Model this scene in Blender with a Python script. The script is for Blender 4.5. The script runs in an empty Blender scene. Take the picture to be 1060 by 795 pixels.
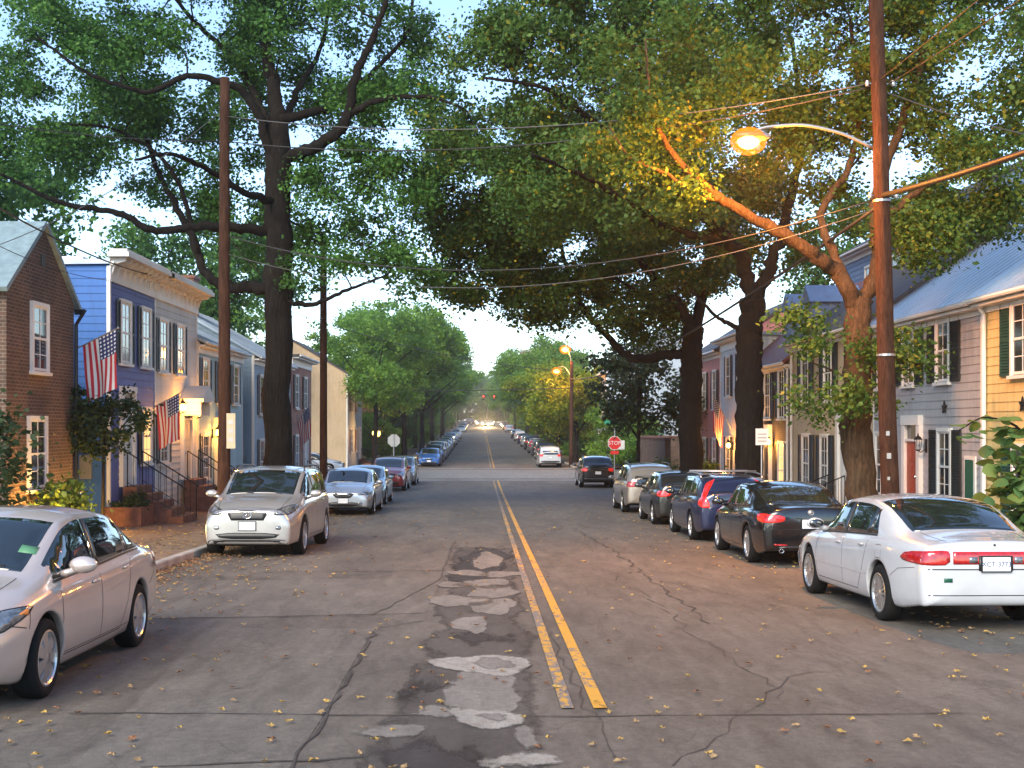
import bpy, bmesh, math, random
import numpy as np
from mathutils import Vector, Matrix, Euler
from mathutils.bvhtree import BVHTree
from mathutils.geometry import delaunay_2d_cdt
R = math.radians
rng = np.random.default_rng(7)
random.seed(7)
SC = bpy.context.scene
COL = SC.collection
# ------------------------------------------------------------------ camera, sky, sun, exposure
F_PX, VPX, VPY, EYE = 1275.0, 503.0, 440.0, 1.95      # focal length in photo pixels, vanishing point, eye height
cam_d = bpy.data.cameras.new('camera'); cam = bpy.data.objects.new('camera', cam_d); COL.objects.link(cam)
cam.location = (0, 0, EYE); cam.rotation_euler = (R(90), 0, 0)
cam_d.sensor_width = 36; cam_d.lens = 36*F_PX/1060
cam_d.shift_x = (530-VPX)/1060; cam_d.shift_y = -(397.5-VPY)/1060
cam_d.clip_start = .1; cam_d.clip_end = 3000
SC.camera = cam
SUN_EL, SUN_AZ = 32.0, 205.0                            # soft light from the open end of the street behind the camera
w = bpy.data.worlds.new('World'); SC.world = w; w.use_nodes = True
nt = w.node_tree; nt.nodes.clear()
sky = nt.nodes.new('ShaderNodeTexSky'); sky.sky_type = 'NISHITA'; sky.sun_disc = False
sky.sun_elevation = R(SUN_EL); sky.sun_rotation = R(SUN_AZ); sky.air_density = 1.0; sky.dust_density = .1; sky.altitude = 600; sky.ozone_density = 2.0
bgn = nt.nodes.new('ShaderNodeBackground'); bgn.inputs[1].default_value = .095
won = nt.nodes.new('ShaderNodeOutputWorld')
nt.links.new(sky.outputs[0], bgn.inputs[0]); nt.links.new(bgn.outputs[0], won.inputs[0])
sd = bpy.data.lights.new('sun', 'SUN'); so = bpy.data.objects.new('sun', sd); COL.objects.link(so)
sd.energy = 1.5; sd.angle = R(35); sd.color = (1, .88, .70)
sv = Vector((math.sin(R(SUN_AZ))*math.cos(R(SUN_EL)), math.cos(R(SUN_AZ))*math.cos(R(SUN_EL)), math.sin(R(SUN_EL))))
so.rotation_euler = sv.to_track_quat('Z', 'Y').to_euler()
SC.view_settings.view_transform = 'Standard'; SC.view_settings.look = 'None'; SC.view_settings.gamma = 1
SC.view_settings.use_curve_mapping = False; SC.view_settings.exposure = 1.95
SC.cycles.max_bounces = 6; SC.cycles.diffuse_bounces = 3; SC.cycles.glossy_bounces = 3
SC.cycles.transmission_bounces = 4; SC.cycles.transparent_max_bounces = 16
SC.cycles.use_denoising = True; SC.cycles.sample_clamp_indirect = 6.0; SC.cycles.caustics_reflective = False; SC.cycles.caustics_refractive = False

# ------------------------------------------------------------------ terrain profile
_py = np.array([-60, 0, 50, 62, 75, 93, 130, 230, 330, 400, 440, 520, 700, 1400.])
_pz = np.array([1.32, 0, -1.10, -1.32, -1.40, -1.36, -1.03, .06, 1.72, 2.75, 2.9, 2.9, 2.7, 0.])
def pch(xs, ys):
    xs = np.asarray(xs, float); ys = np.asarray(ys, float); h = np.diff(xs); d = np.diff(ys)/h
    m = np.zeros(len(xs)); m[0] = d[0]; m[-1] = d[-1]
    for i in range(1, len(xs)-1):
        if d[i-1]*d[i] > 0:
            w1 = 2*h[i]+h[i-1]; w2 = h[i]+2*h[i-1]; m[i] = (w1+w2)/(w1/d[i-1]+w2/d[i])
    def f(x):
        x = np.clip(np.asarray(x, float), xs[0], xs[-1]); i = np.clip(np.searchsorted(xs, x)-1, 0, len(xs)-2)
        t = (x-xs[i])/h[i]; t2 = t*t; t3 = t2*t
        return (2*t3-3*t2+1)*ys[i]+(t3-2*t2+t)*h[i]*m[i]+(-2*t3+3*t2)*ys[i+1]+(t3-t2)*h[i]*m[i+1]
    return f
_zgf = pch(_py, _pz)
def zg(y): return float(_zgf(y))
def xc(y): return -.0042*max(0., y-60)
def P(px, py, d): return Vector(((px-VPX)*d/F_PX, d, EYE+(VPY-py)*d/F_PX))
def G(px, py):                                          # a photo pixel on the near road plane -> ground x, y
    d = 2486.0/(py-468.0); return ((px-VPX)*d/F_PX, d)
CL, CR = -5.4, 6.8                                       # kerb lines
FL, FR = -9.5, 10.5                                      # facade lines

# ------------------------------------------------------------------ mesh helpers
def tag(o, label=None, cat=None, group=None, kind=None):
    if label: o['label'] = label
    if cat: o['category'] = cat
    if group: o['group'] = group
    if kind: o['kind'] = kind
    return o
def empty(name, loc=(0, 0, 0), rot=(0, 0, 0), **k):
    o = bpy.data.objects.new(name, None); COL.objects.link(o); o.location = loc; o.rotation_euler = rot; o.empty_display_size = .2
    return tag(o, **k)
def mesh_obj(name, verts, faces, mats, parent=None, smooth=False, midx=None, uvs=None):
    me = bpy.data.meshes.new(name); me.from_pydata([tuple(v) for v in verts], [], faces); me.validate()
    if not isinstance(mats, (list, tuple)): mats = [mats]
    for m in mats: me.materials.append(m)
    if midx is not None: me.polygons.foreach_set('material_index', midx)
    if smooth: me.polygons.foreach_set('use_smooth', [True]*len(me.polygons))
    if uvs is not None:
        ul = me.uv_layers.new(name='uv'); lv = np.empty(len(me.loops), np.int32); me.loops.foreach_get('vertex_index', lv)
        ul.data.foreach_set('uv', np.asarray(uvs, np.float32)[lv].ravel())
    o = bpy.data.objects.new(name, me); COL.objects.link(o)
    if parent: o.parent = parent
    return o
class MB:
    def __init__(s): s.v = []; s.f = []; s.m = []
    def add(s, vs, fs, mi=0):
        b = len(s.v); s.v += [tuple(v) for v in vs]; s.f += [tuple(b+i for i in f) for f in fs]; s.m += [mi]*len(fs); return s
    def box(s, x0, x1, y0, y1, z0, z1, mi=0):
        if x0 > x1: x0, x1 = x1, x0
        if y0 > y1: y0, y1 = y1, y0
        return s.add([(x0,y0,z0),(x1,y0,z0),(x1,y1,z0),(x0,y1,z0),(x0,y0,z1),(x1,y0,z1),(x1,y1,z1),(x0,y1,z1)],
                     [(0,3,2,1),(4,5,6,7),(0,1,5,4),(1,2,6,5),(2,3,7,6),(3,0,4,7)], mi)
    def quad(s, a, b, c, d, mi=0): return s.add([a, b, c, d], [(0, 1, 2, 3)], mi)
    def slab(s, pts, n, t, mi=0):                       # polygon pts extruded along n by t
        n = Vector(n)*t; k = len(pts); a = [Vector(p) for p in pts]; b = [p+n for p in a]
        return s.add(a+b, [tuple(range(k))[::-1], tuple(range(k, 2*k))]+[(i, (i+1) % k, k+(i+1) % k, k+i) for i in range(k)], mi)
    def tube(s, path, rad, n=8, caps=True, mi=0):
        pts = [Vector(p) for p in path]; k = len(pts)
        if not hasattr(rad, '__len__'): rad = [rad]*k
        prev = None; vs = []
        for i, p in enumerate(pts):
            t = (pts[min(i+1, k-1)]-pts[max(i-1, 0)]).normalized()
            if prev is None: prev = t.orthogonal().normalized()
            u = (prev-t*prev.dot(t))
            u = u.normalized() if u.length > 1e-6 else t.orthogonal().normalized()
            v = t.cross(u); prev = u
            vs += [p+(u*math.cos(2*math.pi*j/n)+v*math.sin(2*math.pi*j/n))*rad[i] for j in range(n)]
        fs = [(i*n+j, i*n+(j+1) % n, (i+1)*n+(j+1) % n, (i+1)*n+j) for i in range(k-1) for j in range(n)]
        if caps: fs += [tuple(range(n))[::-1], tuple(range((k-1)*n, k*n))]
        return s.add(vs, fs, mi)
    def lathe(s, prof, n=16, c=(0, 0, 0), axis='z', mi=0):   # prof = (r, h)
        vs = []
        for r, h in prof:
            for j in range(n):
                a = 2*math.pi*j/n; p, q = r*math.cos(a), r*math.sin(a)
                vs.append({'z': (c[0]+p, c[1]+q, c[2]+h), 'y': (c[0]+p, c[1]+h, c[2]+q), 'x': (c[0]+h, c[1]+p, c[2]+q)}[axis])
        fs = [(i*n+j, i*n+(j+1) % n, (i+1)*n+(j+1) % n, (i+1)*n+j) for i in range(len(prof)-1) for j in range(n)]
        return s.add(vs, fs, mi)
    def ball(s, c, r, n=10, m=7, sq=(1, 1, 1), mi=0):
        prof = [(math.sin(math.pi*i/m), -math.cos(math.pi*i/m)) for i in range(m+1)]
        vs = []
        for a, h in prof:
            for j in range(n):
                t = 2*math.pi*j/n; vs.append((c[0]+r*sq[0]*a*math.cos(t), c[1]+r*sq[1]*a*math.sin(t), c[2]+r*sq[2]*h))
        return s.add(vs, [(i*n+j, i*n+(j+1) % n, (i+1)*n+(j+1) % n, (i+1)*n+j) for i in range(m) for j in range(n)], mi)
    def build(s, name, mat, parent=None, smooth=False): return mesh_obj(name, s.v, s.f, mat, parent, smooth, s.m if isinstance(mat, (list, tuple)) else None)
def copy_tree(o, parent=None, paint=None):
    c = o.copy(); COL.objects.link(c)
    if parent: c.parent = parent
    if paint and c.type == 'MESH':
        for sl in c.material_slots:
            if sl.material and sl.material.name.startswith('paint'):
                sl.link = 'OBJECT'; sl.material = paint
    for ch in o.children: copy_tree(ch, c, paint)
    return c

# ------------------------------------------------------------------ materials
def new_mat(name):
    m = bpy.data.materials.new(name); m.use_nodes = True; t = m.node_tree; t.nodes.clear()
    o = t.nodes.new('ShaderNodeOutputMaterial'); b = t.nodes.new('ShaderNodeBsdfPrincipled'); t.links.new(b.outputs[0], o.inputs[0])
    return m, t, b
def nd(t, ty, **k):
    n = t.nodes.new(ty)
    for a, v in k.items(): setattr(n, a, v)
    return n
def mth(t, op, a, b=None):
    n = t.nodes.new('ShaderNodeMath'); n.operation = op
    for i, v in enumerate((a, b)):
        if v is None: continue
        if hasattr(v, 'links') or hasattr(v, 'is_linked'): t.links.new(v, n.inputs[i])
        else: n.inputs[i].default_value = v
    return n.outputs[0]
def noise(t, scale, detail=5, rough=.6, vec=None, dist=0):
    n = t.nodes.new('ShaderNodeTexNoise'); n.inputs['Scale'].default_value = scale; n.inputs['Detail'].default_value = detail
    n.inputs['Roughness'].default_value = rough; n.inputs['Distortion'].default_value = dist
    if vec is None:
        c = t.nodes.new('ShaderNodeTexCoord'); vec = c.outputs['Object']
    t.links.new(vec, n.inputs['Vector']); return n.outputs['Fac']
def ramp(t, fac, stops):
    n = t.nodes.new('ShaderNodeValToRGB'); e = n.color_ramp.elements
    while len(e) < len(stops): e.new(.5)
    for i, (p, c) in enumerate(stops): e[i].position = p; e[i].color = (*c, 1) if len(c) == 3 else c
    t.links.new(fac, n.inputs[0]); return n.outputs[0]
def mixc(t, f, a, b):
    n = t.nodes.new('ShaderNodeMix'); n.data_type = 'RGBA'
    for i, v in ((0, f), (6, a), (7, b)):
        if hasattr(v, 'is_linked'): t.links.new(v, n.inputs[i])
        else: n.inputs[i].default_value = v if i == 0 else (*v, 1)
    return n.outputs[2]
def bumpn(t, b, h, strength=.3, dist=.02):
    n = t.nodes.new('ShaderNodeBump'); n.inputs['Strength'].default_value = strength; n.inputs['Distance'].default_value = dist
    t.links.new(h, n.inputs['Height']); t.links.new(n.outputs[0], b.inputs['Normal'])
def M(name, col, rough=.6, metal=0., var=.15, scale=3., bump=0., bscale=40., coat=0., spec=.5, emit=None, es=0.):
    m, t, b = new_mat(name)
    c = Vector(col)
    if var > 0:
        f = noise(t, scale, 6, .65); f2 = ramp(t, f, [(.3, tuple(c*(1-var))), (.7, tuple(c*(1+var)))]); t.links.new(f2, b.inputs['Base Color'])
    else: b.inputs['Base Color'].default_value = (*col, 1)
    b.inputs['Roughness'].default_value = rough; b.inputs['Metallic'].default_value = metal
    b.inputs['Specular IOR Level'].default_value = spec
    if coat: b.inputs['Coat Weight'].default_value = coat; b.inputs['Coat Roughness'].default_value = .03
    if bump: bumpn(t, b, noise(t, bscale, 4), bump, .01)
    if emit: b.inputs['Emission Color'].default_value = (*emit, 1); b.inputs['Emission Strength'].default_value = es
    return m
def wallcoord(t):                                       # (along wall, height) for bricks on walls facing x or y
    tc = nd(t, 'ShaderNodeTexCoord'); s = nd(t, 'ShaderNodeSeparateXYZ'); t.links.new(tc.outputs['Object'], s.inputs[0])
    n = nd(t, 'ShaderNodeSeparateXYZ'); t.links.new(tc.outputs['Normal'], n.inputs[0])
    k = mth(t, 'GREATER_THAN', mth(t, 'ABSOLUTE', n.outputs[0]), .5)
    mx = nd(t, 'ShaderNodeMix'); t.links.new(k, mx.inputs[0]); t.links.new(s.outputs[0], mx.inputs[2]); t.links.new(s.outputs[1], mx.inputs[3])
    cb = nd(t, 'ShaderNodeCombineXYZ'); t.links.new(mx.outputs[0], cb.inputs[0]); t.links.new(s.outputs[2], cb.inputs[1])
    return cb.outputs[0]
def brick_mat(name, a, b_, mortar, bw=.22, bh=.075):
    m, t, b = new_mat(name); vec = wallcoord(t)
    n = nd(t, 'ShaderNodeTexBrick'); n.inputs['Scale'].default_value = 1; n.inputs['Brick Width'].default_value = bw; n.inputs['Row Height'].default_value = bh
    n.inputs['Mortar Size'].default_value = .009; n.inputs['Color1'].default_value = (*a, 1); n.inputs['Color2'].default_value = (*b_, 1); n.inputs['Mortar'].default_value = (*mortar, 1)
    n.inputs['Mortar Smooth'].default_value = .3; n.inputs['Bias'].default_value = -.1
    t.links.new(vec, n.inputs['Vector'])
    f = noise(t, 1.3, 6); g = ramp(t, f, [(.3, (.65, .62, .6)), (.7, (1.25, 1.2, 1.15))])
    mx = nd(t, 'ShaderNodeMix', data_type='RGBA', blend_type='MULTIPLY'); mx.inputs[0].default_value = 1
    t.links.new(n.outputs['Color'], mx.inputs[6]); t.links.new(g, mx.inputs[7]); t.links.new(mx.outputs[2], b.inputs['Base Color'])
    b.inputs['Roughness'].default_value = .85; bumpn(t, b, n.outputs['Fac'], -.5, .012)
    return m
def glow(name, col, s):
    m = bpy.data.materials.new(name); m.use_nodes = True; t = m.node_tree; t.nodes.clear()
    o = nd(t, 'ShaderNodeOutputMaterial'); e = nd(t, 'ShaderNodeEmission'); e.inputs[0].default_value = (*col, 1); e.inputs[1].default_value = s
    t.links.new(e.outputs[0], o.inputs[0]); return m
def asphalt(name, lo, hi, stain=(.03, .028, .027), samt=.5):
    m, t, b = new_mat(name)
    c = nd(t, 'ShaderNodeTexCoord').outputs['Object']
    mp = nd(t, 'ShaderNodeMapping'); mp.inputs['Scale'].default_value = (1, .25, 1); t.links.new(c, mp.inputs[0])
    f1 = noise(t, .55, 8, .65, mp.outputs[0], .4); f2 = noise(t, 130, 3, .7, c); f3 = noise(t, 1.1, 8, .72, mp.outputs[0], .8); f4 = noise(t, 14, 5, .7, c)
    base = ramp(t, f1, [(.3, lo), (.7, hi)])
    base = mixc(t, mth(t, 'MULTIPLY', ramp(t, f3, [(.52, (0, 0, 0)), (.68, (1, 1, 1))]), samt), base, stain)
    mx = nd(t, 'ShaderNodeMix', data_type='RGBA', blend_type='MULTIPLY'); mx.inputs[0].default_value = 1
    sp = ramp(t, f2, [(.3, (.55, .55, .55)), (.72, (1.5, 1.48, 1.45))]); t.links.new(base, mx.inputs[6]); t.links.new(sp, mx.inputs[7])
    my = nd(t, 'ShaderNodeMix', data_type='RGBA', blend_type='MULTIPLY'); my.inputs[0].default_value = 1
    sp2 = ramp(t, f4, [(.3, (.8, .8, .8)), (.7, (1.2, 1.2, 1.2))]); t.links.new(mx.outputs[2], my.inputs[6]); t.links.new(sp2, my.inputs[7])
    f5 = noise(t, 4.5, 6, .7, mp.outputs[0], .6); mz = nd(t, 'ShaderNodeMix', data_type='RGBA', blend_type='MULTIPLY'); mz.inputs[0].default_value = 1
    t.links.new(my.outputs[2], mz.inputs[6]); t.links.new(ramp(t, f5, [(.3, (.72, .71, .70)), (.7, (1.22, 1.2, 1.18))]), mz.inputs[7])
    vo = nd(t, 'ShaderNodeTexVoronoi', feature='DISTANCE_TO_EDGE'); vo.inputs['Scale'].default_value = 1.5; wob = nd(t, 'ShaderNodeMix', data_type='VECTOR'); wob.inputs[0].default_value = .12
    nv = nd(t, 'ShaderNodeTexNoise'); nv.inputs['Scale'].default_value = 3.; nv.inputs['Detail'].default_value = 5; t.links.new(c, nv.inputs['Vector']); t.links.new(c, wob.inputs[4]); t.links.new(nv.outputs['Color'], wob.inputs[5]); t.links.new(wob.outputs[1], vo.inputs['Vector'])
    cr = mth(t, 'LESS_THAN', vo.outputs['Distance'], .008); msk = ramp(t, noise(t, .33, 4, .6, c), [(.48, (0, 0, 0)), (.60, (1, 1, 1))]); cr = mth(t, 'MULTIPLY', mth(t, 'MULTIPLY', cr, msk), .42)
    t.links.new(mixc(t, cr, mz.outputs[2], (.03, .028, .026)), b.inputs['Base Color']); b.inputs['Roughness'].default_value = .8; b.inputs['Specular IOR Level'].default_value = .35
    bumpn(t, b, f2, .35, .006); return m
def bark_mat(name, lo, hi):
    m, t, b = new_mat(name); c = nd(t, 'ShaderNodeTexCoord').outputs['Object']; mp = nd(t, 'ShaderNodeMapping'); mp.inputs['Scale'].default_value = (1, 1, .16); t.links.new(c, mp.inputs[0])
    f = noise(t, 17, 6, .7, mp.outputs[0], .9); g = noise(t, 2.2, 5, .6, c); f2 = noise(t, 60, 4, .7, c)
    k = mth(t, 'ADD', mth(t, 'MULTIPLY', f, .7), mth(t, 'MULTIPLY', g, .3)); t.links.new(ramp(t, k, [(.34, lo), (.5, tuple((lo[i]+hi[i])*.5 for i in range(3))), (.64, hi)]), b.inputs['Base Color'])
    b.inputs['Roughness'].default_value = .95; b.inputs['Specular IOR Level'].default_value = .15
    h = mth(t, 'ADD', f, mth(t, 'MULTIPLY', f2, .25)); bumpn(t, b, h, 1.0, .09); return m
def leaf_mat(name, stops, trans=.35):
    m = bpy.data.materials.new(name); m.use_nodes = True; t = m.node_tree; t.nodes.clear()
    o = nd(t, 'ShaderNodeOutputMaterial'); a = nd(t, 'ShaderNodeAttribute', attribute_name='tint')
    c = ramp(t, a.outputs['Fac'], stops)
    d = nd(t, 'ShaderNodeBsdfPrincipled'); d.inputs['Roughness'].default_value = .55; d.inputs['Specular IOR Level'].default_value = .3; t.links.new(c, d.inputs['Base Color'])
    tr = nd(t, 'ShaderNodeBsdfTranslucent'); t.links.new(c, tr.inputs[0])
    mx = nd(t, 'ShaderNodeMixShader'); mx.inputs[0].default_value = trans
    t.links.new(d.outputs[0], mx.inputs[1]); t.links.new(tr.outputs[0], mx.inputs[2]); t.links.new(mx.outputs[0], o.inputs[0]); return m

MAT = dict(
 asphalt=asphalt('asphalt', (.094, .084, .070), (.165, .148, .124), samt=.45),
 asphalt_old=asphalt('asphalt_old', (.05, .047, .046), (.10, .095, .09), samt=.6),
 asphalt_patch=asphalt('asphalt_patch', (.118, .107, .090), (.175, .160, .136), samt=.35),
 asphalt_dark=asphalt('asphalt_dark', (.03, .029, .028), (.06, .057, .055), samt=.5),
 fill=asphalt('fill', (.25, .245, .235), (.34, .33, .315), stain=(.2, .18, .16), samt=.5),
 fill_pale=asphalt('fill_pale', (.42, .40, .37), (.55, .53, .49), stain=(.3, .25, .2), samt=.6),
 kerb=M('kerb', (.36, .33, .29), .85, var=.3, scale=2.5, bump=.3),
 dirt=M('dirt', (.19, .12, .075), .95, var=.45, scale=4, bump=.6, bscale=25),
 pave_brick=M('pave_brick', (.17, .095, .06), .9, var=.35, scale=5, bump=.5, bscale=30),
 concrete=M('concrete', (.34, .32, .29), .85, var=.25, scale=2, bump=.2),
 lawn=M('lawn', (.06, .085, .03), .95, var=.4, scale=2, bump=.5),
 brick_dark=brick_mat('brick_dark', (.115, .060, .038), (.062, .036, .026), (.19, .16, .13)),
 brick_red=brick_mat('brick_red', (.30, .10, .06), (.22, .07, .045), (.33, .28, .24)),
 brick_black=brick_mat('brick_black', (.07, .055, .05), (.045, .037, .035), (.11, .1, .09)),
 white=M('white_paint', (.72, .70, .66), .55, var=.07, scale=1.5),
 cream=M('cream_paint', (.66, .57, .42), .6, var=.1, scale=1.2),
 black=M('black_paint', (.012, .013, .013), .45, var=.1),
 shutter=M('shutter_paint', (.014, .017, .016), .55, var=.2),
 shutter_green=M('shutter_green', (.02, .06, .04), .5, var=.2),
 iron=M('iron', (.012, .012, .013), .4, metal=.3, var=.1),
 green_door=M('green_door', (.015, .10, .06), .45, var=.15),
 red_door=M('red_door', (.36, .07, .035), .45, var=.15),
 pane=M('window_pane', (.03, .034, .038), .06, var=.2, scale=.7, spec=1.0),
 pane_lit=M('window_pane_lit', (.3, .2, .1), .2, var=.3, emit=(1, .55, .18), es=.4),
 slate=M('slate', (.20, .27, .29), .55, var=.22, scale=6, bump=.25, bscale=12),
 metal_roof=M('metal_roof', (.36, .42, .48), .35, metal=.4, var=.15, scale=2),
 dark_roof=M('dark_roof', (.06, .055, .055), .7, var=.3, scale=3, bump=.3),
 red_roof=M('red_roof', (.2, .06, .045), .6, var=.3, scale=3),
 step_brick=M('step_brick', (.17, .07, .045), .85, var=.4, scale=7, bump=.4),
 galvan=M('galvanised', (.42, .42, .42), .42, metal=.8, var=.12),
 wood_pole=bark_mat('wood_pole', (.032, .015, .010), (.10, .048, .030)),
 cable=M('cable', (.02, .02, .022), .6, var=0),
 wire_grey=M('wire_grey', (.09, .09, .095), .5, metal=.3, var=0),
 bark=bark_mat('bark', (.006, .005, .0045), (.027, .022, .018)),
 bark_brown=bark_mat('bark_brown', (.035, .022, .013), (.16, .10, .058)),
 rubber=M('rubber', (.010, .010, .010), .85, var=.15, spec=.2),
 under=M('underbody', (.008, .008, .008), .9, var=0),
 glass=M('car_glass', (.012, .016, .017), .025, var=0, spec=1.0, coat=.6),
 trim=M('black_trim', (.015, .015, .016), .4, var=0),
 seam=M('seam', (.012, .012, .012), .8, var=0),
 chrome=M('chrome', (.75, .75, .75), .12, metal=1, var=0),
 rim=M('alloy', (.55, .55, .56), .28, metal=.85, var=.05),
 rim_dark=M('wheel_back', (.03, .03, .03), .6, var=0),
 lamp_clear=M('lamp_clear', (.22, .23, .24), .10, metal=.5, var=.75, scale=11, coat=1.),
 lamp_amber=M('lamp_amber', (.75, .22, .03), .15, var=.2, coat=1.),
 lamp_red=M('lamp_red', (.42, .012, .012), .12, var=.4, scale=16, coat=1.),
 lamp_red_lit=M('lamp_red_lit', (.5, .012, .01), .15, var=.3, scale=12, coat=1., emit=(1, .03, .02), es=.12),
 plate=M('plate', (.75, .76, .78), .4, var=.03),
 ink=M('plate_ink', (.03, .05, .16), .5, var=0),
 sign_white=M('sign_white', (.7, .7, .67), .5, var=.06),
 sign_red=M('sign_red', (.62, .025, .025), .45, var=.05),
 sign_green=M('sign_green', (.02, .28, .16), .45, var=.05),
 sign_back=M('sign_back', (.42, .41, .39), .5, metal=.5, var=.1),
 globe=None,
 globe_small=glow('lantern_globe', (1, .52, .11), 3.5),
 headlamp=glow('headlamp_lit', (1, .70, .34), 150.),
 signal_red=glow('signal_red', (1, .05, .02), 1.6),
 sticker=M('sticker', (.09, .24, .12), .5, var=.1),
)
def clap(name, col, var=.12):
    m, t, b = new_mat(name); c = nd(t, 'ShaderNodeTexCoord').outputs['Object']; mp = nd(t, 'ShaderNodeMapping'); mp.inputs['Scale'].default_value = (3.5, 3.5, .5); t.links.new(c, mp.inputs[0])
    f = noise(t, 1.6, 7, .7, mp.outputs[0], .3); g = noise(t, .8, 5, .6, c); k = mth(t, 'ADD', mth(t, 'MULTIPLY', f, .6), mth(t, 'MULTIPLY', g, .4)); C = Vector(col)
    base = ramp(t, k, [(.32, tuple(C*.66)), (.47, tuple(C*.95)), (.65, tuple(C*1.12))]); t.links.new(base, b.inputs['Base Color']); b.inputs['Roughness'].default_value = .65
    bumpn(t, b, noise(t, 12, 4, .6, mp.outputs[0]), .25, .01); return m
def bowl_mat():
    m = bpy.data.materials.new('lamp_bowl'); m.use_nodes = True; t = m.node_tree; t.nodes.clear(); o = nd(t, 'ShaderNodeOutputMaterial'); e = nd(t, 'ShaderNodeEmission'); e.inputs[0].default_value = (1, .22, .008, 1); e.inputs[1].default_value = .6
    tr = nd(t, 'ShaderNodeBsdfTransparent'); mx = nd(t, 'ShaderNodeMixShader'); mx.inputs[0].default_value = .6; t.links.new(tr.outputs[0], mx.inputs[1]); t.links.new(e.outputs[0], mx.inputs[2]); t.links.new(mx.outputs[0], o.inputs[0]); return m
MAT['globe'] = bowl_mat(); MAT['lamp_core'] = glow('lamp_core', (1, .46, .07), 9.)
MAT.update(clap_blue=clap('clapboard_blue', (.03, .13, .40)), clap_violet=clap('clapboard_violet', (.085, .12, .36)), clap_white=clap('clapboard_white', (.60, .585, .56)),
 clap_teal=clap('clapboard_teal', (.30, .46, .50)), clap_bluegrey=clap('clapboard_bluegrey', (.20, .28, .36)), clap_tan=clap('clapboard_tan', (.52, .37, .22)),
 clap_grey=clap('clapboard_grey', (.36, .365, .38)), clap_yellow=clap('clapboard_yellow', (.62, .47, .20)), clap_pink=clap('clapboard_pink', (.55, .20, .17)),
 stucco=M('stucco_cream', (.50, .40, .27), .85, var=.12, scale=1.5, bump=.2), clap_sky=clap('clapboard_sky', (.12, .20, .36)), clap_pale=clap('clapboard_pale', (.33, .38, .43)))
def paint(name, col, metal=.5, rough=.28, flake=.05):
    return M('paint_'+name, col, rough, metal=metal, var=flake, scale=2.2, coat=1.)
PAINT = dict(silver_beige=paint('silver_beige', (.66, .55, .49), .45), champagne=paint('champagne', (.52, .50, .47), .6), white=paint('white', (.50, .51, .525), 0, .26, .07), black=paint('black', (.006, .007, .009), .2, .2),
 navy=paint('navy', (.016, .026, .075), .45), charcoal=paint('charcoal', (.030, .034, .034), .5), sand=paint('sand', (.40, .37, .33), .55), silver=paint('silver', (.46, .49, .53), .6),
 red=paint('red', (.25, .02, .025), .35), blue=paint('blue', (.03, .14, .46), .4), grey=paint('grey', (.18, .19, .21), .55), skyblue=paint('skyblue', (.30, .40, .50), .55), plum=paint('plum', (.13, .075, .10), .5))
MAT['crossing'] = asphalt('crossing_sky_sheen', (.20, .19, .172), (.26, .247, .225), samt=.15)  # asphalt with the sky's reflection put into its paler colour
# ------------------------------------------------------------------ setting: ground, road, kerbs, pavements
def strip(name, mat, xa, xb, ys, dz, nx=1, drift=True, parent=None, kind='structure'):
    vs = []; fs = []
    for y in ys:
        for i in range(nx+1):
            a = xa(y) if callable(xa) else xa; b = xb(y) if callable(xb) else xb
            vs.append((a+(b-a)*i/nx+(xc(y) if drift else 0), y, zg(y)+dz))
    k = nx+1
    for j in range(len(ys)-1):
        for i in range(nx): fs.append((j*k+i, j*k+i+1, (j+1)*k+i+1, (j+1)*k+i))
    o = mesh_obj(name, vs, fs, mat, parent)
    if kind: o['kind'] = kind
    return o
def yr(a, b, s=2.): return list(np.linspace(a, b, max(2, int(abs(b-a)/s)+1)))
strip('ground', MAT['lawn'], -400, 400, yr(-50, 460, 4)+yr(480, 1300, 40), -.05, 8, False)
strip('road', MAT['asphalt'], CL, CR, yr(-40, 470), 0, 4)
cs = mesh_obj('cross_street', [(x, y, zg(y)-.012+(.0 if abs(x) < 9 else 0)) for y in (76.5, 84, 92) for x in (-120, -5.5, 6.7, 120)], [(j*4+i, j*4+i+1, (j+1)*4+i+1, (j+1)*4+i) for j in range(2) for i in range(3)], MAT['asphalt_patch']); cs['kind'] = 'structure'
cs = mesh_obj('cross_street', [(x, y, zg(y)-.012) for y in (229, 237, 245) for x in (-120, -6.5, 6, 120)], [(j*4+i, j*4+i+1, (j+1)*4+i+1, (j+1)*4+i) for j in range(2) for i in range(3)], MAT['asphalt_patch']); cs['kind'] = 'structure'
for y0, y1 in ((-40, 76), (92.5, 228), (246, 460)):
    ys = yr(y0, y1)
    for side, c, f in ((-1, CL, FL-.3), (1, CR, FR+.3)):
        nm = 'pavement'
        strip(nm, MAT['dirt'], c+side*.15, c+side*1.45, ys, .125)
        strip(nm, MAT['pave_brick'], c+side*1.45, f, ys, .129)
        # kerb stone
        vs = []; fs = []
        for y in ys:
            for (o_, h) in ((0, -.02), (0, .115), (.02, .135), (.15, .137), (.15, -.02)): vs.append((c+side*o_+xc(y), y, zg(y)+h))
        for j in range(len(ys)-1):
            for i in range(4): fs.append((j*5+i, j*5+i+1, (j+1)*5+i+1, (j+1)*5+i))
        o = mesh_obj('kerb', vs, fs, MAT['kerb']); o['kind'] = 'structure'
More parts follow.
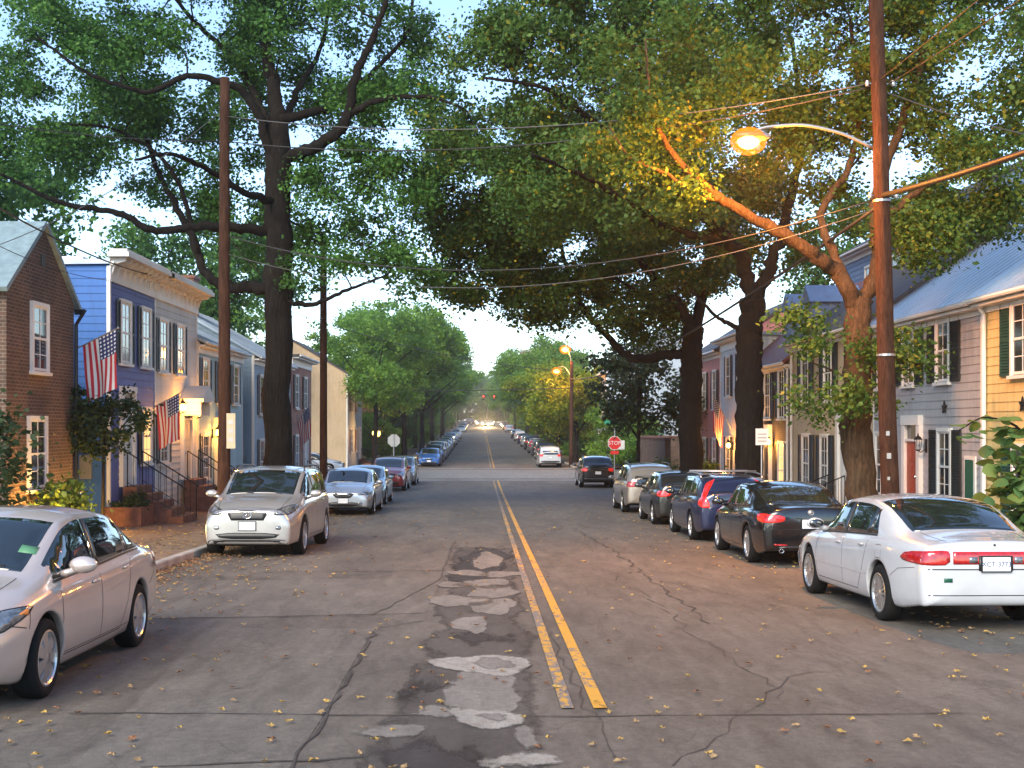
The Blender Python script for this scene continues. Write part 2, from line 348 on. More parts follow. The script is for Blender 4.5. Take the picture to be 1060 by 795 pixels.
# worn yellow centre lines
def line_mat(name, col, wear, lo, hi):
    m, t, b = new_mat(name); c = nd(t, 'ShaderNodeTexCoord').outputs['Object']
    mp = nd(t, 'ShaderNodeMapping'); mp.inputs['Scale'].default_value = (1, .45, 1); t.links.new(c, mp.inputs[0])
    f = noise(t, 16, 8, .75, mp.outputs[0]); f2 = noise(t, .6, 3, .6, c); k = mth(t, 'ADD', f, mth(t, 'MULTIPLY', mth(t, 'SUBTRACT', f2, .5), .5))
    k = ramp(t, k, [(wear-.03, (0, 0, 0)), (wear+.04, (1, 1, 1))])
    t.links.new(mixc(t, k, tuple((lo[i]+hi[i])/2 for i in range(3)), col), b.inputs['Base Color']); b.inputs['Roughness'].default_value = .75
    return m
YEL = line_mat('yellow_line', (.62, .31, .035), .43, (.135, .125, .12), (.2, .188, .18))
YEL2 = line_mat('yellow_line_worn', (.56, .29, .035), .52, (.135, .125, .12), (.2, .188, .18))
WHT = line_mat('white_line', (.62, .62, .62), .42, (.14, .13, .125), (.2, .188, .18))
def ymid(y): return .745-.0019*(y-9) if y < 60 else .648
for y0, y1 in ((9.35, 74.3), (94, 227), (247, 440)):
    ys = yr(y0, y1, 1.5)
    strip('road_marking', YEL2, lambda y: ymid(y)-.125-.048, lambda y: ymid(y)-.125+.048, ys, .0122)
    strip('road_marking', YEL, lambda y: ymid(y)+.125-.052, lambda y: ymid(y)+.125+.052, ys, .0122)
for y in (74.6, 93.2, 228.2, 246):
    strip('road_marking', WHT, CL+.1, CR-.1, [y, y+.4], .0122, 4)
strip('road_patch_or_sheen', MAT['crossing'], CL-.05, CR+.05, yr(77.2, 91.5), .004, 4)  # pale sheet over the crossing, sky reflection painted as lighter asphalt
# patches and repairs
def blob(pts, jit=.04, sub=5):
    out = []
    k = len(pts)
    for i in range(k):
        a = Vector(pts[i]); b = Vector(pts[(i+1) % k])
        for j in range(sub):
            p = a.lerp(b, j/sub)
            if jit: p += Vector((random.gauss(0, jit), random.gauss(0, jit*2.0)))
            out.append(p)
    return out
def ragged(name, lo, hi, stain, samt, scale=2.2):
    m = asphalt(name, lo, hi, stain, samt); t = m.node_tree; b = next(n for n in t.nodes if n.type == 'BSDF_PRINCIPLED'); o = next(n for n in t.nodes if n.type == 'OUTPUT_MATERIAL')
    c = nd(t, 'ShaderNodeTexCoord').outputs['Object']; mp = nd(t, 'ShaderNodeMapping'); mp.inputs['Scale'].default_value = (1, .4, 1); t.links.new(c, mp.inputs[0])
    f = noise(t, scale, 9, .72, mp.outputs[0], .5); a = nd(t, 'ShaderNodeAttribute', attribute_name='edge')
    k = mth(t, 'ADD', a.outputs['Fac'], mth(t, 'MULTIPLY', mth(t, 'SUBTRACT', f, .5), 1.9)); k = ramp(t, k, [(.30, (0, 0, 0)), (.64, (1, 1, 1))])
    tr = nd(t, 'ShaderNodeBsdfTransparent'); mx = nd(t, 'ShaderNodeMixShader'); t.links.new(k, mx.inputs[0]); t.links.new(tr.outputs[0], mx.inputs[1]); t.links.new(b.outputs[0], mx.inputs[2]); t.links.new(mx.outputs[0], o.inputs[0]); return m
MAT['asphalt_old'] = ragged('worn_asphalt', (.058, .053, .047), (.105, .097, .085), (.035, .033, .03), .6)
MAT['asphalt_dark'] = ragged('dark_tar', (.028, .027, .026), (.055, .052, .05), (.02, .02, .02), .5, 3.2)
MAT['fill'] = ragged('cement_fill', (.165, .154, .135), (.235, .22, .195), (.11, .10, .085), .5, 3.5)
MAT['fill_pale'] = ragged('pale_fill', (.25, .235, .205), (.36, .34, .30), (.19, .15, .11), .7, 4)
MAT['tar'] = asphalt('tar_line', (.052, .048, .043), (.085, .078, .069), samt=.4)
def ground_poly(name, pts, mat, dz):
    if any(mat is MAT[k] for k in ('asphalt_old', 'asphalt_dark', 'fill', 'fill_pale')):
        soft = .34 if mat in (MAT['asphalt_old'], MAT['asphalt_dark']) else .09
        nb = len(pts); Q = [Vector(p[:2]) for p in pts]; X = [p.x for p in Q]; Y = [p.y for p in Q]; V_ = list(Q); st = .13 if soft > .2 else .06
        def inside(p):
            c = False
            for i in range(nb):
                a, e = Q[i], Q[i-1]
                if (a.y > p.y) != (e.y > p.y) and p.x < (e.x-a.x)*(p.y-a.y)/(e.y-a.y)+a.x: c = not c
            return c
        for x in np.arange(min(X), max(X), st):
            for y in np.arange(min(Y), max(Y), st*2):
                p = Vector((x, y))
                if inside(p): V_.append(p)
        v, e, f, *_ = delaunay_2d_cdt(V_, [(i, (i+1) % nb) for i in range(nb)], [], 1, 1e-5)
        B = np.array([(q.x, q.y*.5) for q in Q]); B2 = np.roll(B, -1, 0); B = np.concatenate([B+(B2-B)*k for k in (0, .25, .5, .75)])
        o = mesh_obj(name, [(p.x, p.y, zg(p.y)+dz) for p in v], [tuple(q) for q in f], mat); o['kind'] = 'structure'
        ed = [min(1., float(np.min(np.hypot(B[:, 0]-p.x, B[:, 1]-p.y*.5)))/soft) for p in v]
        at = o.data.attributes.new('edge', 'FLOAT', 'POINT'); at.data.foreach_set('value', ed[:len(o.data.vertices)]); return o
    es = [(i, (i+1) % len(pts)) for i in range(len(pts))]
    v, e, f, *_ = delaunay_2d_cdt([Vector(p[:2]) for p in pts], es, [], 1, 1e-5)
    o = mesh_obj(name, [(p.x, p.y, zg(p.y)+dz) for p in v], [tuple(q) for q in f], mat); o['kind'] = 'structure'; return o
def gp(*px): return [G(*p) for p in px]
ground_poly('road_patch_or_sheen', blob(gp((20, 850), (270, 850), (388, 650), (215, 650)), .008), MAT['asphalt_patch'], .004)
ground_poly('road_patch_or_sheen', blob(gp((225, 600), (458, 598), (440, 634), (150, 640)), .008), MAT['asphalt_patch'], .004)
ground_poly('road_patch_or_sheen', blob(gp((330, 548), (470, 546), (462, 590), (270, 592)), .01), MAT['asphalt'], .004)
ground_poly('road_patch_or_sheen', blob(gp((570, 850), (1200, 850), (1010, 742), (610, 738)), .01), MAT['asphalt'], .004)
ground_poly('road_stain', blob(gp((355, 850), (590, 850), (560, 700), (548, 640), (540, 565), (468, 566), (452, 612), (440, 660), (395, 720)), .06), MAT['asphalt_old'], .006)
ground_poly('road_stain', blob(gp((385, 730), (440, 735), (470, 705), (455, 690), (405, 695)), .06), MAT['asphalt_dark'], .0085)
ground_poly('road_stain', blob(gp((330, 850), (545, 850), (520, 765), (470, 752), (390, 765)), .06), MAT['asphalt_dark'], .0085)
ground_poly('road_stain', blob(gp((470, 575), (500, 563), (540, 575), (520, 600), (455, 606)), .07), MAT['asphalt_dark'], .0085)
ground_poly('road_stain', blob(gp((450, 650), (550, 655), (545, 668), (480, 672)), .05), MAT['asphalt_dark'], .0085)
def ell(px, py, rx, ry, mat, dz, jit=.03, n=18):
    rx *= 1.16; ry *= 1.2
    pts = []; n = 28; ph = [random.uniform(0, 6.28) for _ in range(3)]
    for i in range(n):
        a = 2*math.pi*i/n; k = 1+random.gauss(0, .035)+.13*math.sin(2*a+ph[0])+.10*math.sin(3*a+ph[1])+.06*math.sin(5*a+ph[2]); pts.append(G(px+rx*k*math.cos(a), py+ry*k*math.sin(a)))
    ground_poly('road_patch_or_sheen', blob(pts, jit*.4, 2), mat, dz)
for a in ((500, 717, 42, 24, 'fill', .011), (402, 758, 40, 8, 'fill', .011), (455, 738, 28, 7, 'fill', .011), (545, 765, 14, 16, 'fill', .011), (460, 793, 20, 5, 'fill', .011), (487, 647, 18, 9, 'fill', .011), (475, 622, 28, 6, 'fill', .011),
          (512, 628, 26, 7, 'fill', .011), (470, 605, 18, 3.2, 'fill', .011), (502, 604, 30, 4, 'fill', .011), (510, 613, 26, 6, 'fill', .011), (505, 580, 16, 7, 'fill', .011), (485, 593, 20, 3, 'fill', .011), (520, 594, 22, 3, 'fill', .011),
          (500, 689, 43, 11, 'fill_pale', .014), (505, 745, 39, 11, 'fill_pale', .014), (540, 789, 42, 10, 'fill_pale', .014)):
    ell(a[0], a[1], a[2], a[3], MAT[a[4]], a[5])
for a in ((512, 688, 24, 6), (512, 744, 22, 6), (535, 790, 20, 5)): ell(*a, MAT['fill'], .0165)
def crack(pts, wd, jit=.03, dz=.0095, mat='tar'):
    q = []
    for a, b in zip(pts[:-1], pts[1:]):
        a = Vector(a); b = Vector(b); n = max(3, int((b-a).length/.25))
        for j in range(n): q.append(a.lerp(b, j/n)+Vector((random.gauss(0, jit), random.gauss(0, jit))))
    vs = []; fs = []
    for i, p in enumerate(q):
        t = (Vector(q[min(i+1, len(q)-1)])-Vector(q[max(i-1, 0)])).normalized(); n = Vector((-t.y, t.x))*wd*random.uniform(.3, 1.2)*.5
        for s_ in (-1, 1): vs.append((p.x+n.x*s_, p.y+n.y*s_, zg(p.y)+dz))
    for i in range(len(q)-1): fs.append((2*i, 2*i+1, 2*i+3, 2*i+2))
    o = mesh_obj('road_crack', vs, fs, MAT[mat]); o['kind'] = 'structure'
crack(gp((275, 840), (352, 715), (390, 650)), .035, .02)
crack(gp((150, 795), (330, 787), (400, 783)), .03, .015)
crack(gp((70, 738), (600, 742), (1040, 738)), .028, .008)
crack(gp((592, 545), (640, 572), (690, 612), (740, 648)), .03, .04, mat='tar')
crack(gp((140, 641), (385, 637), (455, 600), (470, 560)), .025, .012, mat='tar')
crack(gp((225, 600), (340, 598), (420, 590)), .02, .012, mat='tar')
crack(gp((390, 650), (455, 640)), .02, .012, mat='tar')
crack(gp((620, 585), (700, 640), (830, 735)), .012, .05, mat='tar')
crack(gp((690, 600), (820, 632)), .012, .05, mat='tar'); crack(gp((560, 640), (590, 700), (640, 795)), .012, .04, mat='tar')
crack(gp((700, 795), (820, 700), (900, 690)), .012, .04, mat='tar'); crack(gp((330, 570), (450, 560)), .025, .02, mat='tar')
# oak and maple leaves lying on the road and pavements
def leaf_scatter():
    vs = []; fs = []; mi = []
    def one(x, y, z, s):
        a = random.uniform(0, 6.28); k = 10; b = len(vs); pts = []
        for i in range(k):
            r_ = s*(1 if i % 2 == 0 else .45)*random.uniform(.75, 1.1); t = a+2*math.pi*i/k
            pts.append((x+r_*math.cos(t), y+r_*math.sin(t), z+random.uniform(.006, .03)))
        vs.append((x, y, z+.012)); vs.extend(pts); m = random.choice((0, 0, 1, 1, 2, 2))
        for i in range(k): fs.append((b, b+1+i, b+1+(i+1) % k)); mi.append(m)
    for _ in range(2600):
        y = 7+38*random.random()**1.7; u = random.random()
        x = CL+abs(random.gauss(0, 1.1)) if u < .45 else (CR-abs(random.gauss(0, 1.2)) if u < .72 else random.uniform(CL, CR))
        one(x, y, zg(y)+.014, random.uniform(.026, .05))
    for _ in range(3200):
        y = 8+45*random.random()**1.4; x = random.uniform(FL+.2, CL-.3) if random.random() < .75 else random.uniform(CR+.3, FR-.3)
        one(x, y, zg(y)+.135, random.uniform(.035, .065))
    for _ in range(5200):
        lf = random.random() < .62; y = 6+45*random.random()**1.3; o_ = abs(random.gauss(0, .32))
        x = CL+.02+o_ if lf else CR-.02-o_
        n0 = len(mi); one(x+xc(y), y, zg(y)+.012, random.uniform(.02, .05))
        mi[n0:] = [random.choice((1, 2, 2))]*(len(mi)-n0)
    ms = [M('leaf_yellow', (.40, .25, .06), .7, var=.25, scale=3), M('leaf_tan', (.30, .19, .085), .8, var=.3, scale=3), M('leaf_brown', (.20, .09, .04), .8, var=.3, scale=3)]
    o = mesh_obj('fallen_leaves', vs, fs, ms, None, False, mi); tag(o, 'yellow and brown leaves scattered over road and pavements', 'leaves', kind='stuff')
leaf_scatter()
# evening haze: one closed box of even, very thin air round the whole street
hm = bpy.data.materials.new('haze'); hm.use_nodes = True; t = hm.node_tree; t.nodes.clear(); o = nd(t, 'ShaderNodeOutputMaterial'); v = nd(t, 'ShaderNodeVolumePrincipled')
v.inputs['Anisotropy'].default_value = .68; v.inputs['Density'].default_value = .0006; v.inputs['Color'].default_value = (.9, .93, .95, 1); t.links.new(v.outputs[0], o.inputs[1])
tag(MB().box(-420, 420, -60, 1320, -2.6, 31).build('haze', hm), 'thin evening haze filling the street', 'haze', kind='stuff')
# ------------------------------------------------------------------ houses
def clap_wall(pts, n, along, mb, exp=.17, proud=.02, mi=0):
    """boards over a wall outline: pts = [(u, z)] polygon, wall plane point = along*u; n outward"""
    zs = [p[1] for p in pts]; z0, z1 = min(zs), max(zs)
    def span(z):
        us = []
        for i in range(len(pts)):
            a, b = pts[i-1], pts[i]
            if (a[1]-z)*(b[1]-z) <= 0 and abs(a[1]-b[1]) > 1e-6: us.append(a[0]+(b[0]-a[0])*(z-a[1])/(b[1]-a[1]))
        return (min(us), max(us)) if len(us) >= 2 else None
    k = int((z1-z0)/exp)+1
    for i in range(k):
        a = z0+i*exp; b = min(a+exp, z1-.002)
        sa, sb = span(a+.002), span(b-.001)
        if not sa or not sb or b-a < .01: continue
        def q(u, z, o): return along(u, z)+n*o
        mb.add([q(sa[0], a, proud), q(sa[1], a, proud), q(sb[1], b, .004), q(sb[0], b, .004), q(sa[0], a, 0), q(sa[1], a, 0)], [(0, 1, 2, 3), (4, 5, 1, 0)], mi)
class House:
    def __init__(s, name, label, X, sg, y0, y1, zb, ze, depth, wall, roof, ridge=None, roofmat='metal_roof', cat='house', exp=.17, sides=(1, 1), trim='white', side_mat=None, over=.28, gable_rise=1.4):
        s.X, s.sg, s.y0, s.y1, s.zb, s.ze, s.depth = X, sg, y0, y1, zb, ze, depth; s.trim = MAT[trim]
        s.root = empty(name, (X, (y0+y1)/2, zg((y0+y1)/2)+.13)); tag(s.root, label, cat); s.name = name
        s.off = -s.root.location
        n = Vector((sg, 0, 0)); Xb = X-sg*depth; zm = ze
        ym = (y0+y1)/2
        fp = [(y0, zb), (y1, zb), (y1, ze), (y0, ze)]
        if roof == 'gable_front': fp = [(y0, zb), (y1, zb), (y1, ze), (ym, ze+gable_rise), (y0, ze)]
        xr = X-sg*depth/2
        sp = [(X, zb), (Xb, zb), (Xb, ze), (X, ze)]
        if roof == 'ridge': sp = [(X, zb), (Xb, zb), (Xb, ze), (xr, ridge), (X, ze)]
        if roof == 'shed': sp = [(X, zb), (Xb, zb), (Xb, ridge), (X, ze)]
        core = MB(); cl = isinstance(wall, str) and wall.startswith('clap')
        def poly(pts3, mi=0): core.add(pts3, [tuple(range(len(pts3)))], mi)
        poly([Vector((X, u, z)) for u, z in fp]); poly([Vector((x, y0, z)) for x, z in sp]); poly([Vector((x, y1, z)) for x, z in sp])
        sm = MAT[side_mat or wall]
        s.mk(core, 'wall', MAT[wall])
        if cl:
            b = MB(); clap_wall(fp, n, lambda u, z: Vector((X, u, z)), b, exp); s.mk(b, 'siding', MAT[wall])
            for k_, (yy, e_) in enumerate(((y0, -1), (y1, 1))):
                if sides[k_]: b = MB(); clap_wall(sp, Vector((0, e_, 0)), lambda u, z: Vector((u, yy, z)), b, exp); s.mk(b, 'siding', sm)
            for y, e in ((y0, -1), (y1, 1)):               # corner boards
                t = MB(); t.box(X-sg*.06, X+sg*.03, y-.03*(e < 0), y+.03*(e > 0)+(.06 if e < 0 else -.06), zb, ze-.03); s.mk(t, 'corner_board', s.trim)
        rb = MB(); th = .10
        def slope(a, b, c, d):
            a, b, c, d = map(Vector, (a, b, c, d)); nn = (b-a).cross(d-a).normalized()
            if nn.z < 0: nn = -nn
            rb.slab([a, b, c, d], nn, th)
        ro = .12
        if roof == 'ridge':
            k = (ridge-ze)/(depth/2)
            for e in (1, -1):
                xe = xr+e*(depth/2+over); slope((xe, y0-ro, ze-over*k+.01), (xe, y1+ro, ze-over*k+.01), (xr, y1+ro, ridge+.01), (xr, y0-ro, ridge+.01))
        elif roof == 'shed':
            k = (ridge-ze)/depth; slope((X+sg*over, y0-ro, ze-over*k+.01), (X+sg*over, y1+ro, ze-over*k+.01), (Xb, y1+ro, ridge+.01), (Xb, y0-ro, ridge+.01))
        elif roof == 'gable_front':
            k = gable_rise/((y1-y0)/2)
            for e in (1, -1):
                ye = ym+e*((y1-y0)/2+.2); slope((X+sg*.1, ye, ze-.2*k+.01), (Xb, ye, ze-.2*k+.01), (Xb, ym, ze+gable_rise+.01), (X+sg*.1, ym, ze+gable_rise+.01))
        s.roof = s.mk(rb, 'roof', MAT[roofmat])
        if roofmat == 'metal_roof' and roof in ('ridge', 'shed'):   # standing seams
            m = MB(); k = (ridge-ze)/(depth/2 if roof == 'ridge' else depth); xt = xr if roof == 'ridge' else Xb
            for y in np.arange(y0, y1, .45):
                a = Vector((X+sg*(over-.01), y, ze-over*k+th+.03)); b = Vector((xt, y, ridge+th+.03)); m.tube([a, b], .02, 4)
            s.mk(m, 'roof_seam', MAT[roofmat], s.roof)
        if roof in ('ridge', 'shed'):
            c = MB(); k = (ridge-ze)/(depth/2 if roof == 'ridge' else depth)
            c.box(X+sg*.022, X+sg*.06, y0, y1, ze-.42, ze-.06); c.box(X+sg*.062, X+sg*(over-.03), y0-.05, y1+.05, ze-over*k-.09, ze-over*k-.02); s.mk(c, 'cornice', s.trim)
            g = MB(); zz = ze-over*k+.03; g.tube([(X+sg*(over+.05), y0-.1, zz), (X+sg*(over+.05), y1+.1, zz)], .055, 8); s.mk(g, 'gutter', s.trim)
    def mk(s, mb, name, mat, parent=None):
        if isinstance(mat, list): o = mb.build(name, mat)
        else: o = mb.build(name, mat)
        # keep vertices in world-aligned place: child offset cancels the root's location
        if parent is None: o.parent = s.root; o.location = s.off
        else: o.parent = parent
        return o
    def x(s, o): return s.X+s.sg*o
    def window(s, y0, y1, z0, z1, shut=None, lit=False, cols=2, rows=3, sw=.38, sides=(1, 1), frame=None):
        m = MB(); b = .085
        m.box(s.x(.005), s.x(.075), y0-b, y0, z0-.02, z1+b); m.box(s.x(.005), s.x(.075), y1, y1+b, z0-.02, z1+b); m.box(s.x(.004), s.x(.085), y0, y1, z1, z1+b)
        zm = (z0+z1)/2
        for a, c in ((y0, y0+.04), (y1-.04, y1)): m.box(s.x(.026), s.x(.052), a, c, z0, z1)
        m.box(s.x(.028), s.x(.058), y0+.04, y1-.04, zm-.025, zm+.025); m.box(s.x(.028), s.x(.05), y0+.04, y1-.04, z1-.045, z1); m.box(s.x(.028), s.x(.05), y0+.04, y1-.04, z0, z0+.055)
        for i in range(1, cols): yy = y0+(y1-y0)*i/cols; m.box(s.x(.03), s.x(.046), yy-.011, yy+.011, z0+.055, z1-.045)
        for q0, q1 in ((z0, zm), (zm, z1)):
            for i in range(1, rows-1 if rows > 2 else 2): zz = q0+(q1-q0)*i/(rows-1 if rows > 2 else 2); m.box(s.x(.032), s.x(.044), y0+.04, y1-.04, zz-.01, zz+.01)
        o = s.mk(m, 'window', frame or s.trim)
        p = MB(); p.box(s.x(.022), s.x(.036), y0+.01, y1-.01, z0+.01, z1-.01); s.mk(p, 'pane', MAT['pane_lit' if lit else 'pane'], o)
        q = MB(); q.box(s.x(.003), s.x(.12), y0-.12, y1+.12, z0-.09, z0-.021); s.mk(q, 'sill', frame or s.trim, o)
        if shut:
            for k, (a, c) in enumerate(((y0-b-.012-sw, y0-b-.012), (y1+b+.012, y1+b+.012+sw))):
                if not sides[k]: continue
                h = MB(); h.box(s.x(.024), s.x(.036), a+.03, c-.03, z0, z1)
                for e, f in ((a, a+.05), (c-.05, c)): h.box(s.x(.022), s.x(.06), e, f, z0-.02, z1+.04)
                for e in (z0-.02, (z0+z1)/2-.03, z1-.02): h.box(s.x(.0225), s.x(.058), a+.05, c-.05, e, e+.06)
                for z in np.arange(z0+.07, z1-.04, .06): h.quad((s.x(.036), a+.05, z+.04), (s.x(.036), c-.05, z+.04), (s.x(.056), c-.05, z), (s.x(.056), a+.05, z))
                s.mk(h, 'shutter', MAT[shut], o)
        return o
    def door(s, y0, y1, z0, z1, mat, trans=.35, hood=None, steps=0, w=.14):
        m = MB(); m.box(s.x(.005), s.x(.12), y0-w, y0, z0, z1+trans); m.box(s.x(.005), s.x(.12), y1, y1+w, z0, z1+trans); m.box(s.x(.004), s.x(.14), y0-w, y1+w, z1+trans, z1+trans+w*1.2); m.box(s.x(.006), s.x(.1), y0, y1, z1, z1+.06)
        if hood:
            m.box(s.x(.14), s.x(hood), y0-w-.1, y1+w+.1, z1+trans+w*1.2, z1+trans+w*1.2+.1)
            ym = (y0+y1)/2; zz = z1+trans+w*1.2+.1
            a = [(s.x(.02), y0-w-.14, zz), (s.x(.02), y1+w+.14, zz), (s.x(.02), ym, zz+.42)]; m.slab(a, (s.sg, 0, 0), hood)
            for yy in (y0-w-.02, y1+w-.1): m.box(s.x(.02), s.x(hood-.1), yy, yy+.12, z1+trans-.25, z1+trans+w*1.2-.002)
        o = s.mk(m, 'door', s.trim)
        d = MB(); d.box(s.x(.012), s.x(.045), y0, y1, z0, z1)
        hw = (y1-y0)
        for r0, r1 in ((.08, .36), (.42, .62), (.68, .93)):
            for c0, c1 in ((.12, .45), (.55, .88)):
                d.box(s.x(.046), s.x(.058), y0+hw*c0, y0+hw*c1, z0+(z1-z0)*r0, z0+(z1-z0)*r1)
        s.mk(d, 'door_panel', MAT[mat], o)
        if trans: p = MB(); p.box(s.x(.015), s.x(.03), y0, y1, z1+.06, z1+trans); s.mk(p, 'fanlight', MAT['pane'], o)
        k = MB(); k.ball((s.x(.1), y0+.1, z0+(z1-z0)*.45), .035, 8, 6); s.mk(k, 'handle', MAT['chrome'], o)
        if steps:
            g = zg((y0+y1)/2)+.13; h = (z0-g)/steps; st = MB()
            for i in range(steps): st.box(s.x(.14), s.x(.2+.3*(steps-i)), y0-.25+.002*i, y1+.25-.002*i, g-.05 if i == 0 else g+h*i+.001, g+h*(i+1))
            so_ = s.mk(st, 'steps', MAT['step_brick'])
            for yy in (y0-.22, y1+.22):
                r = MB()
                a = Vector((s.x(.25), yy, z0+.9)); b = Vector((s.x(.2+.3*steps), yy, g+.95)); r.tube([a, b, b+Vector((s.sg*.08, 0, -.06))], .02, 6)
                for t in np.linspace(0, 1, 5+steps): p = a.lerp(b, t); r.tube([p, Vector((p.x, yy, p.z-.9))], .016 if t in (0, 1) else .008, 5)
                r.tube([a-Vector((0, 0, .78)), b-Vector((0, 0, .78))], .01, 5)
                s.mk(r, 'handrail', MAT['iron'], so_)
        return o
    def lantern(s, y, z, out=.22, power=22, size=.09, lit=True):
        m = MB(); x = s.x(out)
        m.box(s.x(.02), s.x(.05), y-.05, y+.05, z-.2, z+.12); m.tube([(s.x(.05), y, z-.12), (s.x(out*.7), y, z-.2), (x, y, z-.16)], .012, 6)
        m.lathe([(.03, -.17), (.06, -.15), (.06, -.13)], 8, (x, y, z)); m.lathe([(.11, .10), (.07, .16), (.02, .2), (.012, .26)], 8, (x, y, z))
        for a in range(4): t = a*math.pi/2+.78; m.tube([(x+.062*math.cos(t), y+.062*math.sin(t), z-.14), (x+.095*math.cos(t), y+.095*math.sin(t), z+.11)], .007, 4)
        o = s.mk(m, 'lantern', MAT['iron'])
        if lit:
            g = MB(); g.ball((x, y, z-.01), size*.8, 10, 8, (1, 1, 1.25)); s.mk(g, 'lantern_bulb', MAT['globe_small'], o)
            l = bpy.data.lights.new('lantern_light', 'POINT'); l.energy = power; l.color = (1, .40, .06); l.shadow_soft_size = .12; l.energy *= .75
            q = bpy.data.objects.new('lantern_light', l); COL.objects.link(q); q.location = (s.x(out+.17), y, z+.0)
        return o
    def box(s, name, mat, o0, o1, y0, y1, z0, z1, parent=None): m = MB(); m.box(s.x(o0), s.x(o1), y0, y1, z0, z1); return s.mk(m, name, mat, parent)
    def downspout(s, y, z0, z1, mat=None):
        m = MB(); m.tube([(s.x(.3), y, z1), (s.x(.09), y, z1-.35), (s.x(.09), y, z0)], .045, 8); return s.mk(m, 'downspout', mat or s.trim)
    def chimney(s, xo, y, z0, z1, w=.6, mat='brick_red'):
        m = MB(); m.box(s.x(-xo-w/2), s.x(-xo+w/2), y-w/2, y+w/2, z0, z1); m.box(s.x(-xo-w/2-.06), s.x(-xo+w/2+.06), y-w/2-.06, y+w/2+.06, z1+.001, z1+.12); return s.mk(m, 'chimney', MAT[mat], s.roof)
    def star(s, y, z, r=.16):
        m = MB(); pts = []
        for i in range(10): a = math.pi/2+i*math.pi/5; q = r if i % 2 == 0 else r*.45; pts.append((s.x(.03), y+q*math.cos(a), z+q*math.sin(a)))
        m.slab(pts, (s.sg, 0, 0), .03); return s.mk(m, 'iron_star', MAT['iron'])
    def bracket_cornice(s, y0, y1, z0, z1, n):
        m = MB(); m.box(s.x(.022), s.x(.05), y0, y1, z0, z1-.1); m.box(s.x(.01), s.x(.55), y0-.15, y1+.15, z1-.1, z1+.02); m.box(s.x(.05), s.x(.49), y0-.08, y1+.08, z1+.021, z1+.1)
        for i in range(n):
            y = y0+.12+(y1-y0-.24)*i/(n-1)
            pts = [(s.x(.052), y-.05, z0+.08), (s.x(.052), y-.05, z1-.102), (s.x(.44), y-.05, z1-.102), (s.x(.40), y-.05, z1-.2), (s.x(.16), y-.05, z1-.26)]; m.slab(pts, (0, 1, 0), .1)
        return s.mk(m, 'cornice', s.trim)
# left row ----------------------------------------------------------
h = House('brick_house', 'small dark brick house with slate gable roof at the left edge', FL, 1, 24.4, 28.4, -1.0, 4.72, 7, 'brick_dark', 'gable_front', roofmat='slate', gable_rise=1.5)
h.window(25.72, 26.55, 3.1, 4.46, cols=2, rows=3); h.window(25.55, 26.45, .62, 2.06, cols=2, rows=3)
h.box('vent', MAT['black'], .004, .02, 26.28, 26.5, 5.35, 5.6); h.downspout(28.28, -.7, 4.6, MAT['iron'])
h.box('gutter', MAT['iron'], .0, .2, 28.42, 28.56, 4.5, 4.62); h.chimney(5, 25.4, 5, 7.2)
m = MB(); m.lathe([(.06, 0), (.075, .05), (.05, .1)], 10, (FL+.55, 24.9, zg(25)+.13)); up = m.build('ground_uplight', MAT['iron']); tag(up, 'small ground uplight at the foot of the dark brick wall', 'uplight')
for y_, e_ in ((24.95, 110), (27.9, 75)):
    l = bpy.data.lights.new('uplight', 'POINT'); l.energy = e_; l.color = (1, .55, .12); l.shadow_soft_size = .08; q = bpy.data.objects.new('uplight', l); COL.objects.link(q); q.location = (FL+.5, y_, zg(y_)+.32)
h = House('blue_house', 'bright blue clapboard house with violet front between brick and white houses', FL, 1, 31.06, 35.28, -1.0, 6.0, 8, 'clap_violet', 'shed', 5.9, side_mat='clap_blue', sides=(1, 0), roofmat='metal_roof', over=.05, exp=.19)
h.bracket_cornice(31.0, 35.27, 5.62, 6.28, 9)
h.window(31.95, 32.75, 3.58, 5.15, 'shutter', sw=.3, cols=2); h.window(33.9, 34.7, 3.58, 5.15, 'shutter', sw=.3); h.window(33.95, 34.75, .9, 2.38, 'shutter', sw=.3, lit=True)
h.door(32.0, 32.95, .35, 2.35, 'white', trans=.45, steps=5); h.lantern(33.35, 2.05, power=16, lit=False)
h.box('roof_vent', MAT['galvan'], -1.6, -1.0, 32.1, 32.7, 6.0, 6.35)
h.box('electric_meter', MAT['galvan'], -.7, -.4, 30.9, 31.03, .6, 1.2)
h = House('white_house', 'white clapboard house with bracketed cornice and a lit pedimented door', FL, 1, 35.30, 40.4, -1.1, 6.0, 8, 'clap_white', 'shed', 5.9, sides=(0, 1), over=.05, exp=.19)
h.bracket_cornice(35.29, 40.5, 5.62, 6.28, 10)
h.window(35.75, 36.55, 3.52, 5.0, 'shutter', sw=.3); h.window(37.75, 38.55, 3.52, 5.0, 'shutter', sw=.3); h.window(35.8, 36.6, .85, 2.2, 'shutter', sw=.3)
h.door(38.4, 39.4, .25, 2.1, 'cream', trans=.4, hood=.75, steps=5); h.lantern(37.75, 2.5, power=54, size=.13); h.lantern(39.85, 2.35, power=41, size=.11)
h = House('low_house', 'low pale teal house with blue shuttered windows and white roof edge', FL, 1, 40.6, 48.0, -1.2, 4.75, 6, 'clap_teal', 'ridge', 6.1, roofmat='metal_roof', exp=.18)
h.window(41.2, 42.0, 2.75, 4.15, 'shutter', sw=.38); h.window(43.6, 44.4, 2.75, 4.15, 'shutter', sw=.38); h.window(46.2, 47.0, 2.75, 4.15, 'shutter', sw=.38)
h.window(41.2, 42.0, .15, 1.6, 'shutter', sw=.3); h.door(43.2, 44.1, -.35, 1.75, 'white', trans=.3, steps=2); h.lantern(42.65, 1.7, power=41, size=.11); h.chimney(4, 45.5, 5, 7.1, .45, 'white')
